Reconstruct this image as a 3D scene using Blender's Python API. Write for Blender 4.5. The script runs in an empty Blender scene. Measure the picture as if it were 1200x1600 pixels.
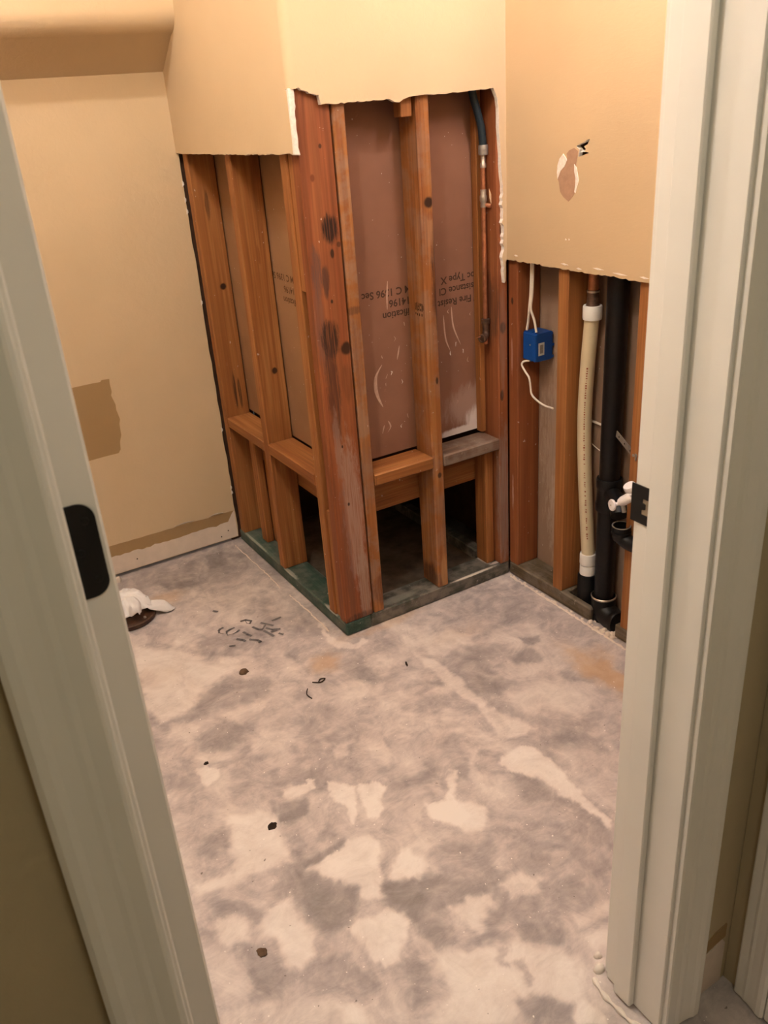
import bpy, bmesh, math, random
import numpy as np
from mathutils import Vector, Matrix
from mathutils.geometry import tessellate_polygon

random.seed(7)
scene = bpy.context.scene
COL = scene.collection

# ------------------------------------------------------------------ camera
F_PX = 1350.0
cam_d = bpy.data.cameras.new('camera')
cam = bpy.data.objects.new('camera', cam_d)
COL.objects.link(cam)
cam_d.sensor_fit = 'VERTICAL'
cam_d.sensor_height = 36.0
cam_d.lens = F_PX / 1600.0 * 36.0
cam_d.clip_start = 0.02
ROT = Matrix(((0.849, 0.280, -0.447), (-0.523, 0.338, -0.782), (-0.068, 0.899, 0.433)))
# columns of the camera matrix are the camera axes in the world
ax = Vector((ROT[0][0], ROT[1][0], ROT[2][0])).normalized()
az = Vector((ROT[0][2], ROT[1][2], ROT[2][2])).normalized()
ay = az.cross(ax).normalized()
ax = ay.cross(az).normalized()
cam.matrix_world = Matrix(((ax.x, ay.x, az.x, -0.994), (ax.y, ay.y, az.y, -2.025), (ax.z, ay.z, az.z, 1.5), (0, 0, 0, 1)))
cam_d.dof.use_dof = True
cam_d.dof.focus_distance = 2.3
cam_d.dof.aperture_fstop = 11.0
scene.camera = cam

# ------------------------------------------------------------------ world, exposure
world = bpy.data.worlds.new('world')
scene.world = world
world.use_nodes = True
world.node_tree.nodes['Background'].inputs[0].default_value = (0.9, 0.85, 0.75, 1)
world.node_tree.nodes['Background'].inputs[1].default_value = 0.05
vs = scene.view_settings
vs.view_transform = 'Standard'
vs.look = 'None'
vs.gamma = 1.0
vs.use_curve_mapping = False
vs.exposure = 1.18
WARM = (1.0, 0.985, 0.96)
PINKISH = (1.0, 0.90, 0.94)
HALL = (1.0, 1.0, 0.84)
CEILING_BULB = 460.0     # emission strengths of the lamps built further down
VANITY_BULB = 48.0
HALL_LAMP = 13.0
JAMB_FILL_BULB = 520.0  # extra unseen lamp, added to brighten the door jamb

# ------------------------------------------------------------------ materials
def new_mat(name, rough=0.6, spec=0.3):
    m = bpy.data.materials.new(name)
    m.use_nodes = True
    b = m.node_tree.nodes['Principled BSDF']
    b.inputs['Roughness'].default_value = rough
    b.inputs['Specular IOR Level'].default_value = spec
    return m, m.node_tree, b

def coords(nt, scale, rnd=0.0):
    tc = nt.nodes.new('ShaderNodeTexCoord')
    mp = nt.nodes.new('ShaderNodeMapping')
    mp.inputs['Scale'].default_value = scale
    nt.links.new(tc.outputs['Object'], mp.inputs['Vector'])
    out = mp.outputs['Vector']
    if rnd:
        oi = nt.nodes.new('ShaderNodeObjectInfo')
        mu = nt.nodes.new('ShaderNodeMath'); mu.operation = 'MULTIPLY'; mu.inputs[1].default_value = rnd
        nt.links.new(oi.outputs['Random'], mu.inputs[0])
        ad = nt.nodes.new('ShaderNodeVectorMath'); ad.operation = 'ADD'
        nt.links.new(out, ad.inputs[0]); nt.links.new(mu.outputs[0], ad.inputs[1])
        out = ad.outputs[0]
    return out

def noise(nt, vec, scale=5.0, detail=4.0, rough=0.55, dist=0.0):
    n = nt.nodes.new('ShaderNodeTexNoise')
    n.inputs['Scale'].default_value = scale
    n.inputs['Detail'].default_value = detail
    n.inputs['Roughness'].default_value = rough
    n.inputs['Distortion'].default_value = dist
    nt.links.new(vec, n.inputs['Vector'])
    return n.outputs['Fac']

def ramp(nt, fac, stops):
    r = nt.nodes.new('ShaderNodeValToRGB')
    el = r.color_ramp.elements
    el[0].position, el[0].color = stops[0][0], (*stops[0][1], 1)
    el[1].position, el[1].color = stops[-1][0], (*stops[-1][1], 1)
    for p, c in stops[1:-1]:
        e = el.new(p); e.color = (*c, 1)
    nt.links.new(fac, r.inputs['Fac'])
    return r.outputs['Color']

def mix(nt, fac, a, b, mode='MIX'):
    n = nt.nodes.new('ShaderNodeMix'); n.data_type = 'RGBA'; n.blend_type = mode
    for sock, v in ((n.inputs[0], fac), (n.inputs[6], a), (n.inputs[7], b)):
        if isinstance(v, (int, float)): sock.default_value = v
        elif isinstance(v, tuple): sock.default_value = (*v, 1)
        else: nt.links.new(v, sock)
    return n.outputs[2]

def maprange(nt, v, a, b, c=0.0, d=1.0):
    n = nt.nodes.new('ShaderNodeMapRange'); n.interpolation_type = 'SMOOTHSTEP'
    for i, x in enumerate((a, b, c, d)): n.inputs[i + 1].default_value = x
    nt.links.new(v, n.inputs[0])
    return n.outputs[0]

def bump(nt, b, h, strength=0.2, dist=0.002):
    n = nt.nodes.new('ShaderNodeBump')
    n.inputs['Strength'].default_value = strength
    n.inputs['Distance'].default_value = dist
    nt.links.new(h, n.inputs['Height']); nt.links.new(n.outputs['Normal'], b.inputs['Normal'])

def spots(nt, col, lst):
    """dirt, knots and water stains that have a place of their own: (centre, radii, colour, amount, raggedness)"""
    raw = coords(nt, (1, 1, 1))
    wob = noise(nt, coords(nt, (85, 85, 20)), 1.0, 7.0, 0.72)
    streak = noise(nt, coords(nt, (260, 260, 9)), 1.0, 3.0, 0.6)
    for c, r, cc, amt, rag in lst:
        s = nt.nodes.new('ShaderNodeVectorMath'); s.operation = 'SUBTRACT'; s.inputs[1].default_value = c
        nt.links.new(raw, s.inputs[0])
        d = nt.nodes.new('ShaderNodeVectorMath'); d.operation = 'DIVIDE'; d.inputs[1].default_value = r
        nt.links.new(s.outputs[0], d.inputs[0])
        l = nt.nodes.new('ShaderNodeVectorMath'); l.operation = 'LENGTH'
        nt.links.new(d.outputs[0], l.inputs[0])
        w = nt.nodes.new('ShaderNodeMath'); w.operation = 'MULTIPLY_ADD'; w.inputs[1].default_value = rag * 1.7
        nt.links.new(wob, w.inputs[0]); nt.links.new(l.outputs['Value'], w.inputs[2])
        f = maprange(nt, w.outputs[0], 1.12 + rag * .85, 0.62 + rag * .85, 0.0, amt)
        if rag >= .6:
            g = nt.nodes.new('ShaderNodeMath'); g.operation = 'MULTIPLY'
            nt.links.new(f, g.inputs[0]); nt.links.new(maprange(nt, streak, 0.3, 0.58, 0.35, 1.0), g.inputs[1]); f = g.outputs[0]
        col = mix(nt, f, col, cc)
    return col

def wood(name, axis, dark, base, light, sp=(), rough=0.6, grey=0.0):
    m, nt, b = new_mat(name, rough, 0.25)
    k = [28.0, 28.0, 28.0]; k[axis] = 1.3
    v = coords(nt, tuple(k), 40.0)
    g = noise(nt, v, 1.0, 4.0, 0.55, 1.2)
    k2 = [170.0, 170.0, 170.0]; k2[axis] = 3.0
    fine = noise(nt, coords(nt, tuple(k2), 40.0), 1.0, 2.0, 0.5)
    big = noise(nt, coords(nt, (5, 5, 5), 20.0), 1.0, 2.0, 0.5)
    col = ramp(nt, g, [(0.28, dark), (0.5, base), (0.72, light)])
    col = mix(nt, maprange(nt, fine, 0.35, 0.7, 0.0, 0.38), col, tuple(x * 0.55 for x in dark))
    col = mix(nt, maprange(nt, big, 0.45, 0.75, 0.0, 0.45), col, tuple(x * 0.75 for x in base))
    oi = nt.nodes.new('ShaderNodeObjectInfo')
    col = mix(nt, maprange(nt, oi.outputs['Random'], 0.0, 1.0, 0.0, 0.28), col, tuple(x * 0.8 for x in light))
    if grey:
        gn = noise(nt, coords(nt, (16, 16, 16), 9.0), 1.0, 5.0, 0.65)
        col = mix(nt, maprange(nt, gn, 0.4, 0.62, 0.0, grey), col, (0.30, 0.25, 0.21))
    # sparse plaster flecks
    fl = noise(nt, coords(nt, (90, 90, 60), 5.0), 1.0, 2.0, 0.6)
    col = mix(nt, maprange(nt, fl, 0.735, 0.76, 0.0, 0.6), col, (0.62, 0.52, 0.44))
    if sp: col = spots(nt, col, sp)
    nt.links.new(col, b.inputs['Base Color'])
    bump(nt, b, fine, 0.25, 0.0008)
    return m

def plain(name, col, rough=0.5, spec=0.4, metal=0.0, var=0.12, scale=30.0, bmp=0.0, bscale=200.0):
    m, nt, b = new_mat(name, rough, spec)
    n = noise(nt, coords(nt, (1, 1, 1)), scale, 4.0, 0.6)
    c = ramp(nt, n, [(0.3, tuple(x * (1 - var) for x in col)), (0.7, tuple(min(1, x * (1 + var)) for x in col))])
    nt.links.new(c, b.inputs['Base Color'])
    b.inputs['Metallic'].default_value = metal
    if bmp: bump(nt, b, noise(nt, coords(nt, (1, 1, 1)), bscale, 3.0, 0.6), bmp, 0.001)
    return m

def emitter(name, col, s):
    m = bpy.data.materials.new(name); m.use_nodes = True
    b = m.node_tree.nodes['Principled BSDF']
    b.inputs['Base Color'].default_value = (*col, 1)
    b.inputs['Emission Color'].default_value = (*col, 1)
    b.inputs['Emission Strength'].default_value = s
    return m

# ------------------------------------------------------------------ mesh helpers
class MB:
    def __init__(s): s.v, s.f, s.mi = [], [], []
    def face(s, idx, m=0): s.f.append(tuple(idx)); s.mi.append(m)
    def box(s, x0, x1, y0, y1, z0, z1, m=0):
        n = len(s.v)
        s.v += [(x, y, z) for z in (z0, z1) for y in (y0, y1) for x in (x0, x1)]
        for q in ((0, 2, 3, 1), (4, 5, 7, 6), (0, 1, 5, 4), (2, 6, 7, 3), (0, 4, 6, 2), (1, 3, 7, 5)):
            s.face([n + i for i in q], m)
        return s
    def prism(s, outline, fn, w0, w1, holes=(), mf=0, ms=1, mb=None):
        """outline (u,v) extruded from w0 to w1; fn(u,v,w)->xyz; front face (w1) takes mf, the cut edges ms"""
        loops = [list(outline)] + [list(h) for h in holes]
        tris = tessellate_polygon([[Vector((p[0], p[1], 0)) for p in l] for l in loops])
        flat = [p for l in loops for p in l]
        n = len(s.v); k = len(flat)
        s.v += [fn(p[0], p[1], w0) for p in flat] + [fn(p[0], p[1], w1) for p in flat]
        for t in tris:
            s.face([n + i for i in t], ms if mb is None else mb); s.face([n + k + i for i in reversed(t)], mf)
        o = 0
        for l in loops:
            c = len(l)
            for i in range(c):
                a, b_ = n + o + i, n + o + (i + 1) % c
                s.face((a, b_, b_ + k, a + k), ms)
            o += c
        return s
    def tube(s, pts, rad, seg=12, m=0, cap=True):
        pts = [Vector(p) for p in pts]
        if not isinstance(rad, (list, tuple)): rad = [rad] * len(pts)
        n = len(s.v); up = None
        for i, p in enumerate(pts):
            t = (pts[min(i + 1, len(pts) - 1)] - pts[max(i - 1, 0)]).normalized()
            if up is None:
                up = Vector((0, 0, 1)) if abs(t.z) < 0.9 else Vector((1, 0, 0))
            up = (up - t * up.dot(t)).normalized()
            sd = t.cross(up)
            for k in range(seg):
                a = 2 * math.pi * k / seg
                s.v.append(tuple(p + (up * math.cos(a) + sd * math.sin(a)) * rad[i]))
        for i in range(len(pts) - 1):
            for k in range(seg):
                a = n + i * seg + k; b_ = n + i * seg + (k + 1) % seg
                s.face((a, b_, b_ + seg, a + seg), m)
        if cap:
            s.face([n + k for k in range(seg)][::-1], m)
            s.face([n + (len(pts) - 1) * seg + k for k in range(seg)], m)
        return s
    def lathe(s, c, prof, seg=24, axis=Vector((0, 0, 1)), m=0):
        """prof: list of (radius, distance along axis)"""
        axis = Vector(axis).normalized()
        u = axis.orthogonal().normalized(); w = axis.cross(u)
        n = len(s.v)
        for r, h in prof:
            for k in range(seg):
                a = 2 * math.pi * k / seg
                s.v.append(tuple(Vector(c) + axis * h + (u * math.cos(a) + w * math.sin(a)) * max(r, 1e-5)))
        for i in range(len(prof) - 1):
            for k in range(seg):
                a = n + i * seg + k; b_ = n + i * seg + (k + 1) % seg
                s.face((a, b_, b_ + seg, a + seg), m)
        return s
    def build(s, name, mats, parent=None, smooth=False, bevel=0.0):
        me = bpy.data.meshes.new(name)
        me.from_pydata(s.v, [], s.f)
        me.polygons.foreach_set('material_index', s.mi)
        if not isinstance(mats, (list, tuple)): mats = [mats]
        for mm in mats: me.materials.append(mm)
        bm = bmesh.new(); bm.from_mesh(me)
        bmesh.ops.remove_doubles(bm, verts=bm.verts, dist=1e-6)
        bmesh.ops.recalc_face_normals(bm, faces=bm.faces)
        if bevel:
            ed = [e for e in bm.edges if len(e.link_faces) == 2 and e.calc_face_angle(0) > 0.6]
            bmesh.ops.bevel(bm, geom=ed, offset=bevel, segments=1, affect='EDGES', clamp_overlap=True)
        bm.to_mesh(me); bm.free()
        if smooth:
            me.polygons.foreach_set('use_smooth', [True] * len(me.polygons))
            try: me.set_sharp_from_angle(angle=math.radians(40))
            except Exception: pass
        me.update()
        o = bpy.data.objects.new(name, me); COL.objects.link(o)
        if parent: attach(o, parent)
        return o

def attach(o, parent):
    o.parent = parent
    if parent.type == 'EMPTY':
        o.matrix_parent_inverse = Matrix.Translation(parent.location).inverted()

def tag(o, label, cat, group=None, kind=None):
    o['label'] = label; o['category'] = cat
    if group: o['group'] = group
    if kind: o['kind'] = kind
    return o

def thing(name, loc, label, cat, kind=None, group=None):
    o = bpy.data.objects.new(name, None); COL.objects.link(o)
    o.location = loc; o.empty_display_size = 0.05
    return tag(o, label, cat, group, kind)

def bx(name, m, parent, x0, x1, y0, y1, z0, z1, bev=0.002, label=None):
    o = MB().box(x0, x1, y0, y1, z0, z1).build(name, m, parent, bevel=bev)
    if label: o['label'] = label
    return o

def ragged(p, q, n, amp, rng, depth=1.0):
    """points from p to q (q left out) wandering sideways, as a broken sheet does"""
    out = []
    dx, dy = q[0] - p[0], q[1] - p[1]
    L = math.hypot(dx, dy); nx, ny = -dy / L, dx / L
    for i in range(n):
        t = i / n; a = rng.uniform(-amp, amp) if i else 0.0
        out.append((p[0] + dx * t + nx * a, p[1] + dy * t + ny * a))
    return out

def arc(c, r, a0, a1, n):
    return [(c[0] + r * math.cos(a0 + (a1 - a0) * i / n), c[1] + r * math.sin(a0 + (a1 - a0) * i / n)) for i in range(n + 1)]

def smooth_path(pts, k=6):
    P = [Vector(p) for p in pts]; out = []
    for i in range(len(P) - 1):
        a, b, c, d = P[max(i - 1, 0)], P[i], P[i + 1], P[min(i + 2, len(P) - 1)]
        for j in range(k):
            t = j / k
            out.append(0.5 * ((2 * b) + (c - a) * t + (2 * a - 5 * b + 4 * c - d) * t * t + (3 * b - a - 3 * c + d) * t ** 3))
    out.append(P[-1])
    return out

def lettering(name, body, size, origin, xdir, ydir, m, parent, align='LEFT', squash=1.0):
    cu = bpy.data.curves.new(name, 'FONT')
    cu.body = body; cu.size = size; cu.align_x = align; cu.extrude = 0.0; cu.resolution_u = 3; cu.offset = 0.0006
    ob = bpy.data.objects.new(name, cu); COL.objects.link(ob)
    dg = bpy.context.evaluated_depsgraph_get(); dg.update()
    me = bpy.data.meshes.new_from_object(ob.evaluated_get(dg))
    bpy.data.objects.remove(ob); bpy.data.curves.remove(cu)
    X, Y, O = Vector(xdir), Vector(ydir), Vector(origin)
    for v in me.vertices: v.co = O + X * (v.co.x * squash) + Y * v.co.y
    me.materials.clear(); me.materials.append(m); me.name = name
    o = bpy.data.objects.new(name, me); COL.objects.link(o)
    attach(o, parent)
    return o
HOLE = [(-0.2878,1.3548),(-0.3145,1.3636),(-0.3275,1.3694),(-0.3341,1.3709),(-0.328,1.3593),(-0.3149,1.3535),(-0.3219,1.3477),(-0.3154,1.3433),(-0.3334,1.3391),(-0.3158,1.3345),(-0.3002,1.3299),(-0.2956,1.3298),(-0.2975,1.3402),(-0.2995,1.3461)]
TEAR = [(-0.2811,1.3503),(-0.2951,1.3431),(-0.2934,1.3283),(-0.2894,1.3148),(-0.2898,1.3044),(-0.2975,1.285),(-0.2958,1.2699),(-0.292,1.2499),(-0.2786,1.2339),(-0.2648,1.2223),(-0.2453,1.2323),(-0.2328,1.2442),(-0.2273,1.2674),(-0.2221,1.278),(-0.229,1.2937),(-0.243,1.3032),(-0.2522,1.3126),(-0.2565,1.3262),(-0.2538,1.3367),(-0.2628,1.3442)]
RIM_A = [(-0.242,1.3365),(-0.2517,1.3276),(-0.2566,1.3217),(-0.2477,1.3064),(-0.2337,1.2954),(-0.2269,1.2828),(-0.2222,1.2749),(-0.2194,1.2903),(-0.2213,1.3089),(-0.2281,1.3242)]
RIM_B = [(-0.2825,1.3132),(-0.2921,1.3044),(-0.2975,1.285),(-0.3003,1.2746),(-0.2962,1.2623),(-0.2899,1.2437),(-0.2852,1.2466),(-0.2889,1.2696),(-0.2885,1.2802),(-0.2833,1.2952)]
PATCH = [(-0.5211,0.7142),(-0.428,0.715),(-0.3945,0.7141),(-0.3891,0.7195),(-0.3638,0.7183),(-0.3653,0.701),(-0.3644,0.6742),(-0.3691,0.6619),(-0.3608,0.6286),(-0.3623,0.6109),(-0.3564,0.5752),(-0.3616,0.5604),(-0.3634,0.5192),(-0.3721,0.4981),(-0.3754,0.4707),(-0.3845,0.459),(-0.4287,0.4591),(-0.4834,0.4576),(-0.5268,0.4555)]
STROKES = [[(-0.2972,0.2883),(-0.3084,0.2861),(-0.3146,0.2801),(-0.3185,0.2672),(-0.3104,0.2557)],[(-0.2679,0.2658),(-0.2838,0.2646),(-0.2958,0.2604),(-0.2999,0.2503),(-0.3021,0.2388),(-0.2834,0.2349),(-0.2695,0.2375),(-0.2594,0.2431)],[(-0.2539,0.2229),(-0.2484,0.2029),(-0.2423,0.1877)],[(-0.2355,0.2873),(-0.22,0.2865),(-0.207,0.2681),(-0.2172,0.2567),(-0.2242,0.2648),(-0.2227,0.2802)],[(-0.2175,0.2324),(-0.2082,0.2065),(-0.1976,0.2011),(-0.179,0.2191)],[(-0.1861,0.2382),(-0.1614,0.2001)],[(-0.1853,0.1996),(-0.1735,0.1798),(-0.1515,0.1683)],[(-0.1974,0.1902),(-0.185,0.1439)],[(-0.1809,0.1696),(-0.1629,0.169)],[(-0.2538,0.1732),(-0.2364,0.1548),(-0.2304,0.14),(-0.2386,0.1386)],[(-0.3205,0.1757),(-0.3057,0.1695)],[(-0.1512,0.2278),(-0.121,0.2295)],[(-0.2847,0.4047),(-0.2743,0.3908)],[(-0.2854,0.1999),(-0.2736,0.1858),(-0.2694,0.1723)],[(-0.1654,0.1472),(-0.1576,0.1334)]]
STAINS = [(0.492,-0.6161,0.05,0.17,0.9),(0.5465,-0.5227,0.06,0.06,0.5),(-0.3933,0.5921,0.07,0.05,0.6),(0.1281,-0.0096,0.2,0.03,0.5),(-0.1198,-0.0863,0.05,0.05,0.7),(0.2882,-0.2,0.1,0.05,0.3),(-0.5677,0.1604,0.1,0.08,0.25)]
BITS = [(-0.3395,0.024),(-0.5234,-0.5724),(-0.6802,-0.8617),(0.0682,-0.2321),(-0.5728,-0.2803),(-0.1775,-0.1548),(-0.4874,0.8319),(-0.1678,-1.2576),(-0.1864,-1.2685),(-0.2092,-0.423),(-0.3567,-0.2547),(1.5307,0.1822),(0.2106,-0.9003),(0.2349,-0.6806)]
BASELINE = [(-0.177,-1.2671),(-0.1853,-1.3),(-0.1839,-1.3381),(-0.18,-1.3724)]
FLOOR_PATCHES = [
 (0.8,0.02,[(-0.572,0.37),(-0.5,0.306),(-0.428,0.217),(-0.361,0.145),(-0.347,0.054),(-0.439,0.026),(-0.491,-0.008),(-0.527,-0.052),(-0.62,-0.057),(-0.64,0.024)]),
 (1,0.006,[(-0.613,-0.294),(-0.582,-0.291),(-0.559,-0.323),(-0.573,-0.352),(-0.598,-0.363),(-0.612,-0.338)]),
 (0.9,0.008,[(-0.46,-0.485),(-0.414,-0.49),(-0.398,-0.506),(-0.405,-0.525),(-0.431,-0.524),(-0.458,-0.505)]),
 (1,0.005,[(-0.394,-0.486),(-0.372,-0.497),(-0.381,-0.523),(-0.401,-0.523)]),
 (1,0.006,[(-0.353,-0.52),(-0.336,-0.542),(-0.294,-0.577),(-0.319,-0.618),(-0.342,-0.645),(-0.36,-0.687),(-0.37,-0.683),(-0.357,-0.639),(-0.361,-0.597),(-0.38,-0.565)]),
 (1,0.006,[(-0.285,-0.574),(-0.255,-0.586),(-0.245,-0.607),(-0.274,-0.65),(-0.303,-0.692),(-0.323,-0.68),(-0.315,-0.63)]),
 (0.55,0.02,[(-0.437,-0.256),(-0.382,-0.264),(-0.328,-0.297),(-0.353,-0.34),(-0.409,-0.351),(-0.46,-0.324)]),
 (0.4,0.02,[(-0.48,-0.34),(-0.387,-0.357),(-0.386,-0.408),(-0.469,-0.398)]),
 (0.5,0.012,[(-0.271,-0.41),(-0.236,-0.425),(-0.259,-0.471),(-0.294,-0.465)]),
 (0.55,0.015,[(-0.604,-0.078),(-0.557,-0.089),(-0.525,-0.124),(-0.545,-0.177),(-0.612,-0.139)]),
 (0.5,0.015,[(-0.575,-0.241),(-0.486,-0.295),(-0.537,-0.299),(-0.595,-0.262)]),
 (0.5,0.015,[(-0.46,-0.126),(-0.374,-0.129),(-0.321,-0.132),(-0.402,-0.192),(-0.458,-0.185)]),
 (0.45,0.02,[(-0.375,0.137),(-0.282,0.081),(-0.288,0.001),(-0.338,-0.015),(-0.383,0.045)]),
 (0.4,0.02,[(-0.22,0.005),(-0.165,-0.05),(-0.211,-0.111),(-0.248,-0.07)]),
 (0.4,0.02,[(-0.178,-0.188),(-0.101,-0.207),(-0.034,-0.27),(-0.066,-0.321),(-0.167,-0.271)]),
 (0.7,0.006,[(-0.036,0.132),(-0.028,0.109),(-0.044,0.034),(-0.034,-0.019),(-0.0,-0.044),(0.042,-0.039),(0.041,-0.061),(-0.008,-0.071),(-0.054,-0.042),(-0.067,0.006)]),
 (0.9,0.02,[(-0.592,-0.489),(-0.522,-0.515),(-0.504,-0.56),(-0.519,-0.604),(-0.514,-0.638),(-0.528,-0.688),(-0.587,-0.682),(-0.669,-0.673),(-0.744,-0.654),(-0.726,-0.633),(-0.653,-0.635),(-0.627,-0.559)]),
 (0.9,0.01,[(-0.51,-0.736),(-0.435,-0.724),(-0.393,-0.717),(-0.363,-0.723),(-0.345,-0.751),(-0.387,-0.801),(-0.392,-0.853),(-0.421,-0.892),(-0.451,-0.865),(-0.451,-0.819),(-0.471,-0.791),(-0.503,-0.762)]),
 (0.95,0.01,[(-0.512,-0.909),(-0.454,-0.913),(-0.425,-0.915),(-0.402,-0.968),(-0.468,-1.032),(-0.499,-1.027),(-0.513,-0.979)]),
 (0.9,0.015,[(-0.657,-0.803),(-0.616,-0.776),(-0.578,-0.77),(-0.582,-0.837),(-0.575,-0.89),(-0.607,-0.925),(-0.64,-0.935),(-0.66,-0.911),(-0.646,-0.852)]),
 (0.8,0.015,[(-0.724,-0.738),(-0.669,-0.776),(-0.682,-0.816),(-0.734,-0.809),(-0.743,-0.78)]),
 (0.4,0.03,[(-0.775,-0.787),(-0.707,-0.822),(-0.74,-0.92),(-0.774,-0.918),(-0.798,-0.881)]),
 (0.8,0.012,[(-0.603,-1.054),(-0.58,-1.061),(-0.585,-1.101),(-0.619,-1.083)]),
 (0.7,0.015,[(-0.364,-0.817),(-0.319,-0.807),(-0.276,-0.844),(-0.311,-0.903),(-0.378,-0.856)]),
 (1,0.008,[(0.043,-0.697),(0.112,-0.694),(0.13,-0.718),(0.142,-0.8),(0.124,-0.885),(0.122,-1.009),(0.107,-1.024),(0.101,-0.933),(0.082,-0.892),(0.082,-0.826),(0.03,-0.749),(0.027,-0.717)]),
 (0.95,0.008,[(-0.194,-0.717),(-0.147,-0.732),(-0.088,-0.664),(-0.074,-0.669),(-0.131,-0.758),(-0.135,-0.8),(-0.173,-0.833),(-0.197,-0.821),(-0.201,-0.771)]),
 (0.7,0.012,[(0.112,-0.197),(0.141,-0.278),(0.151,-0.424),(0.142,-0.532),(0.158,-0.592),(0.186,-0.671),(0.152,-0.674),(0.086,-0.642),(0.114,-0.547),(0.111,-0.446),(0.099,-0.303)]),
 (0.6,0.02,[(0.176,-0.153),(0.268,-0.159),(0.327,-0.237),(0.28,-0.264),(0.228,-0.24),(0.183,-0.266),(0.146,-0.223)]),
 (0.5,0.02,[(0.252,-0.39),(0.341,-0.429),(0.418,-0.473),(0.372,-0.495),(0.26,-0.465)]),
 (0.4,0.03,[(0.21,-0.507),(0.309,-0.529),(0.439,-0.613),(0.398,-0.673),(0.305,-0.7),(0.217,-0.635),(0.187,-0.565)]),
 (0.5,0.012,[(-0.008,-0.628),(0.011,-0.642),(-0.029,-0.686),(-0.031,-0.754),(-0.038,-0.815),(-0.06,-0.799),(-0.058,-0.705)]),
 (0.9,0.012,[(-0.191,-0.71),(-0.105,-0.771),(-0.089,-0.816),(-0.137,-0.861),(-0.171,-0.844),(-0.192,-0.806),(-0.197,-0.763)]),
 (0.8,0.012,[(-0.364,-0.825),(-0.305,-0.802),(-0.293,-0.861),(-0.332,-0.895),(-0.372,-0.874)]),
 (0.8,0.012,[(-0.436,-0.926),(-0.402,-0.968),(-0.443,-1.016),(-0.485,-1.004)]),
 (0.7,0.012,[(-0.325,-0.978),(-0.267,-0.987),(-0.231,-1.012),(-0.243,-1.042),(-0.276,-1.049),(-0.3,-1.08),(-0.321,-1.054),(-0.311,-1.025)]),
 (0.75,0.012,[(-0.2,-1.001),(-0.142,-1.001),(-0.12,-1.044),(-0.149,-1.063),(-0.205,-1.05)]),
 (0.85,0.02,[(-0.395,-1.071),(-0.343,-1.09),(-0.29,-1.116),(-0.254,-1.135),(-0.216,-1.167),(-0.185,-1.216),(-0.214,-1.27),(-0.251,-1.275),(-0.328,-1.213),(-0.355,-1.234),(-0.382,-1.243),(-0.483,-1.175),(-0.426,-1.135)]),
 (0.8,0.01,[(-0.27,-1.291),(-0.235,-1.281),(-0.221,-1.325),(-0.24,-1.34),(-0.277,-1.315)]),
 (0.65,0.012,[(-0.127,-1.141),(-0.047,-1.16),(-0.065,-1.184),(-0.127,-1.171)]),
 (0.65,0.012,[(-0.133,-1.19),(-0.082,-1.202),(-0.11,-1.229),(-0.153,-1.216)]),
 (-0.7,0.03,[(-0.401,0.261),(-0.308,0.268),(-0.186,0.191),(-0.218,0.122),(-0.317,0.137),(-0.403,0.122),(-0.414,0.167)]),
 (-0.6,0.025,[(-0.448,-0.012),(-0.391,0.011),(-0.28,-0.046),(-0.318,-0.096),(-0.38,-0.112),(-0.468,-0.096),(-0.552,-0.093),(-0.53,-0.05)]),
 (-0.35,0.04,[(-0.251,-0.133),(-0.138,-0.139),(-0.176,-0.312),(-0.14,-0.385),(-0.182,-0.443),(-0.292,-0.363),(-0.324,-0.226)]),
 (-0.6,0.03,[(-0.666,-0.226),(-0.596,-0.246),(-0.635,-0.354),(-0.686,-0.318)]),
 (-0.5,0.03,[(-0.466,-0.156),(-0.366,-0.171),(-0.421,-0.235),(-0.49,-0.261),(-0.564,-0.228),(-0.56,-0.166)]),
 (-0.8,0.012,[(-0.501,-0.496),(-0.419,-0.546),(-0.438,-0.585),(-0.494,-0.579),(-0.502,-0.522)]),
 (-1,0.015,[(-0.387,0.702),(-0.263,0.653),(-0.264,0.605),(-0.346,0.63)]),
 (-1.0,0.012,[(-0.171,0.791),(-0.103,0.788),(-0.109,0.68),(-0.184,0.679)]),
 (-0.8,0.012,[(-0.497,-0.557),(-0.429,-0.556),(-0.437,-0.583),(-0.492,-0.592)]),
 (-0.6,0.02,[(-0.731,-0.58),(-0.691,-0.58),(-0.63,-0.579),(-0.609,-0.517),(-0.649,-0.512),(-0.691,-0.513),(-0.656,-0.568)]),
 (-1,0.008,[(-0.494,-0.705),(-0.405,-0.701),(-0.4,-0.72),(-0.476,-0.731),(-0.509,-0.723)]),
 (-0.8,0.015,[(-0.536,-0.725),(-0.51,-0.756),(-0.458,-0.814),(-0.464,-0.869),(-0.488,-0.902),(-0.519,-0.904),(-0.564,-0.897),(-0.567,-0.847)]),
 (-0.7,0.015,[(-0.729,-0.677),(-0.648,-0.74),(-0.624,-0.783),(-0.657,-0.803),(-0.665,-0.767),(-0.722,-0.733)]),
 (-0.7,0.02,[(-0.7,-0.827),(-0.646,-0.852),(-0.662,-0.915),(-0.642,-0.939),(-0.612,-0.933),(-0.545,-0.968),(-0.523,-1.058),(-0.571,-1.077),(-0.652,-0.959),(-0.741,-0.95)]),
 (-0.8,0.015,[(-0.398,-0.863),(-0.333,-0.888),(-0.354,-0.958),(-0.391,-0.975),(-0.415,-0.916)]),
 (-0.8,0.015,[(-0.398,-0.863),(-0.335,-0.9),(-0.298,-0.885),(-0.224,-1.004),(-0.28,-0.991),(-0.338,-0.982),(-0.342,-1.074),(-0.388,-1.054),(-0.398,-0.97),(-0.431,-0.917)]),
 (-0.6,0.02,[(-0.276,-0.836),(-0.232,-0.831),(-0.14,-0.896),(-0.172,-0.953),(-0.193,-0.993),(-0.231,-0.999),(-0.287,-0.94)]),
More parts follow.
